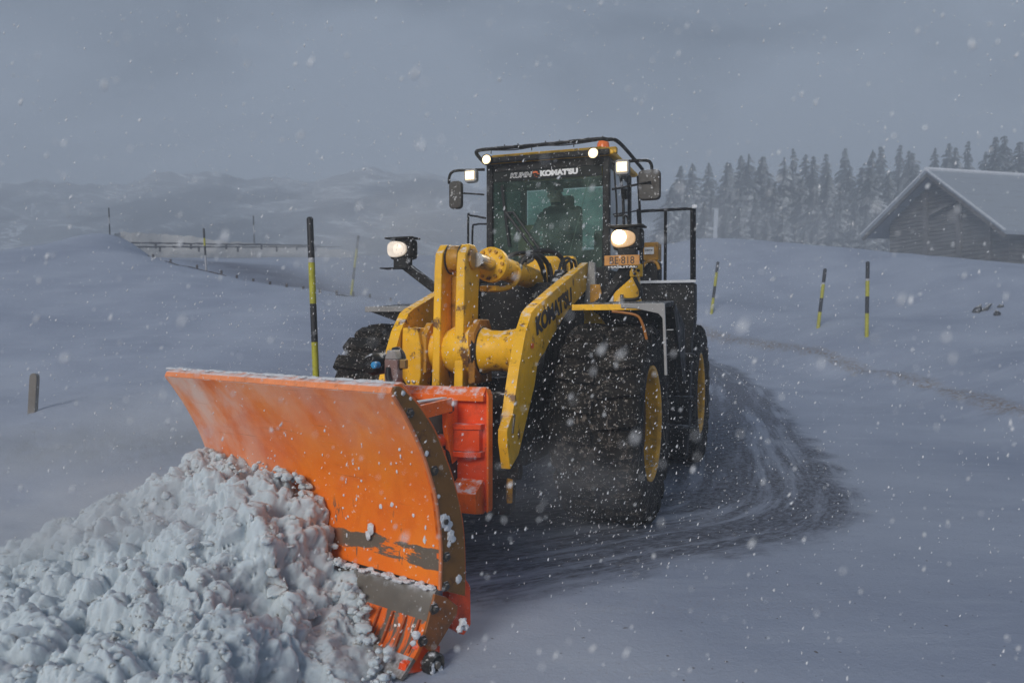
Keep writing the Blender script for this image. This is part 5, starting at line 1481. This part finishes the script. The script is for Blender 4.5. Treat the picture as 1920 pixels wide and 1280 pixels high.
def put(p, r, flat=.85):
    global nv
    V0, F0 = (BIG if r > .022 else SMALL if r > .011 else TINY)[rq.randrange(10)]
    M = np.array(Matrix.Rotation(rq.uniform(0, 6.28), 3, 'Z') @ Matrix.Rotation(rq.uniform(0, 6.28), 3, 'X'))
    VV.append((V0 @ M.T) * r * np.array([1, 1, flat]) + np.array(p)); tri.append(F0 + nv); nv += len(V0)
for i in range(9000):
    p = Vector(hv[used[rq.randrange(len(used))]])
    cl = mnoise.noise(p * 3.0 + Vector((1, 2, 3)))
    if cl < rq.uniform(-.5, .35): continue
    r = .0045 + .032 * rq.random() ** 6
    put(p + Vector((0, 0, -.30 * r)), r)
for i in range(260):
    u = rq.random(); x = -.55 - u * 1.1; y = 3.86 + rq.uniform(-.03, .2) + .07 * u
    r = .004 + .018 * rq.random() ** 3; put((x, y, r * .4), r)
path = [B(a, b, y=yy) for a, b, yy in ((425, 866, .05), (475, 864, .08), (530, 864, .10), (572, 886, .12), (597, 935, .13), (606, 1000, .14), (640, 1036, .14), (668, 1066, .13), (684, 1110, .08), (700, 1160, .03), (726, 1215, -.05), (748, 1262, -.1))]
for i in range(170):
    k = rq.random() * (len(path) - 1); a = int(k)
    p = path[a].lerp(path[min(a + 1, len(path) - 1)], k - a) + Vector((rq.gauss(-.02, .025), -rq.uniform(.01, .10), rq.gauss(-.03, .03)))
    r = .007 + .035 * rq.random() ** 2.6
    put(MP.matrix() @ p, r)
VV = np.concatenate(VV)
F_ = remap[q4].tolist() + np.concatenate(tri).tolist()
me = bpy.data.meshes.new('snow_heap'); me.from_pydata(VV.tolist(), [], F_); me.shade_smooth()
hp_ = link('snow_heap', me, PILE)
tag(hp_, 'churned white heap of clumped snow rolling in front of the orange plough blade', 'snow heap')

# ------------------------------------------------------------------ falling snow
def flakes(name, n, gen, seed):
    r = random.Random(seed); V, Fc = [], []
    ico = [(0, 0, 1), (.9, 0, -.2), (-.45, .78, -.2), (-.45, -.78, -.2), (.4, .5, .5), (-.6, .1, .5)]
    fc = [(0, 1, 4), (0, 4, 2), (0, 2, 5), (0, 5, 3), (0, 3, 1), (1, 3, 2), (1, 2, 4), (2, 3, 5)]
    for i in range(n):
        p, s = gen(r)
        if p is None: continue
        M = Matrix.Rotation(r.gauss(.35, .22), 3, 'Y') @ Matrix.Rotation(r.uniform(0, 6.28), 3, 'Z')
        st = r.uniform(1.2, 2.6)
        b = len(V)
        for q_ in ico:
            V.append(tuple(p + M @ Vector((q_[0] * r.uniform(.45, .95), q_[1] * r.uniform(.45, .95), q_[2] * st)) * s))
        Fc += [tuple(a + b for a in f) for f in fc]
    me = bpy.data.meshes.new(name); me.from_pydata(V, [], Fc); me.shade_smooth()
    o = link(name, me, FLAKE); tag(o, kind='stuff'); return o
FLAKE = plain('snowflake', (.82, .84, .87), .8)
def gen_air(r):
    d = 1.0 + 17 * r.random() ** .85
    px, py = r.uniform(-150, 2070), r.uniform(-100, 1350)
    p = W(px, py, d)
    if p.z < hh(p.x, p.y) + .05: return None, 0
    return p, r.choice((.0022, .003, .004, .006)) * (.7 if d < 2.5 else 1.1)
fa = flakes('falling_snow', 13000, gen_air, 5); tag(fa, 'wind driven snowflakes filling the air around the loader', 'falling snow')
def gen_near(r):
    d = r.uniform(.65, 1.9)
    return W(r.uniform(-50, 1970), r.uniform(-50, 1300), d), r.choice((.002, .0025, .003, .004, .0055)) * (.6 + .35 * d)
fc_ = flakes('near_snow', 300, gen_near, 8); tag(fc_, 'large soft snowflakes drifting close to the viewer', 'falling snow')
def gen_tyre(r):
    a = Vector((r.gauss(1.0, .42), r.gauss(-.75, .35), abs(r.gauss(.8, .6))))
    return ML.matrix() @ a, r.choice((.0022, .003, .004, .006, .010))
ft = flakes('tyre_spray', 1100, gen_tyre, 9); tag(ft, 'snow specks flung up around the near front tyre', 'snow spray')
def gen_spray(r):
    a = Vector((r.gauss(.2, 1.5), r.gauss(-.2, 1.7), abs(r.gauss(1.6, 1.1))))
    p = ML.matrix() @ a
    return p, r.choice((.003, .004, .005, .0065))
fb = flakes('blown_snow', 7000, gen_spray, 6); tag(fb, 'dense blown snow specks whirling close around the loader body', 'blown snow')

# ------------------------------------------------------------------ misty air
hz = MB().box((0, 190, 27), (760, 480, 70)).build('haze', None, None, flat=True)
hm = bpy.data.materials.new('haze'); hm.use_nodes = True
nt = hm.node_tree; nt.nodes.clear()
o_ = nt.nodes.new('ShaderNodeOutputMaterial'); pv = nt.nodes.new('ShaderNodeVolumePrincipled')
pv.inputs['Color'].default_value = (.80, .885, 1.0, 1); pv.inputs['Density'].default_value = .0062
nt.links.new(pv.outputs['Volume'], o_.inputs['Volume'])
hz.data.materials.append(hm)
tag(hz, 'pale snowy mist filling the valley air', 'haze', kind='stuff')

# ------------------------------------------------------------------ powder thrown up behind the loader and beyond the heap
def powder(name, c, rad, dens, label, seed):
    bm = bmesh.new(); bmesh.ops.create_icosphere(bm, subdivisions=4, radius=1)
    for v in bm.verts: v.co *= 1 + .12 * mnoise.noise(v.co * 2 + Vector((seed, 0, 0)))
    me = bpy.data.meshes.new(name); bm.to_mesh(me); bm.free()
    m = bpy.data.materials.new(name); m.use_nodes = True; nt = m.node_tree; nt.nodes.clear(); g = NG(nt)
    o_ = nt.nodes.new('ShaderNodeOutputMaterial'); pv = nt.nodes.new('ShaderNodeVolumePrincipled')
    pv.inputs['Color'].default_value = (.90, .94, 1, 1)
    ln = nt.nodes.new('ShaderNodeVectorMath'); ln.operation = 'LENGTH'; g.L(g.tc, ln.inputs[0])
    fall = g.ramp(ln.outputs['Value'], .95, .15)
    ns = g.ramp(g.noise(2.4, 5, .6, g.mapping((1 + seed * .01, 1, 1))), .36, .70)
    g.L(g.math('MULTIPLY', g.math('MULTIPLY', fall, ns), dens), pv.inputs['Density'])
    g.L(pv.outputs['Volume'], o_.inputs['Volume'])
    o = link(name, me, m); o.location = c; o.scale = rad
    tag(o, label, 'snow powder', kind='stuff')
powder('powder_cloud', W(735, 455, 13.5), (2.9, 1.8, 1.7), 1.0, 'pale cloud of blown powder snow behind the left side of the cab', 3)
powder('powder_cloud', (-3.6, 6.9, .75), (2.6, 1.1, .95), .9, 'low mist of powder snow drifting beyond the heap to the left', 7)
powder('powder_cloud', W(170, 985, 4.55), (1.5, .8, .55), 2.0, 'soft spray of powder snow over the left part of the heap', 11)
powder('powder_cloud', ML.matrix() @ Vector((.75, -1.35, .55)), (1.15, .8, .65), .55, 'thin powder snow swirling in front of the near front tyre', 15)
powder('powder_cloud', W(1480, 450, 80), (27, 8, 8.5), .085, 'pale mist along the foot of the treeline', 19)
powder('powder_cloud', W(1760, 455, 45.5), (8, 2.2, 4), .10, 'pale mist drifting in front of the barn gable', 23)
powder('powder_cloud', W(1330, 430, 24), (3.4, 2.5, 2.0), .16, 'blown snow mist behind the platform railing', 27)

def beam(p, watts, deg=70):
    l = bpy.data.lights.new('lamp_light', 'SPOT'); l.energy = watts; l.spot_size = R_(deg); l.spot_blend = .8; l.color = (1, .86, .62); l.shadow_soft_size = .05
    o = bpy.data.objects.new('lamp_light', l); COL.objects.link(o); o.parent = LD
    o.location = Vector(p) + Vector((0, -.06, 0)); o.rotation_euler = Vector((0, .95, .30)).to_track_quat('Z', 'Y').to_euler()
for p, w in ((A(912, 299, y=1.10), 60), (A(1112, 287, y=1.10), 60), (A(881, 329, y=1.05), 60), (A(1166, 313, y=1.05), 60), (A(1165, 446, y=.20), 60)):
    beam(p, w)
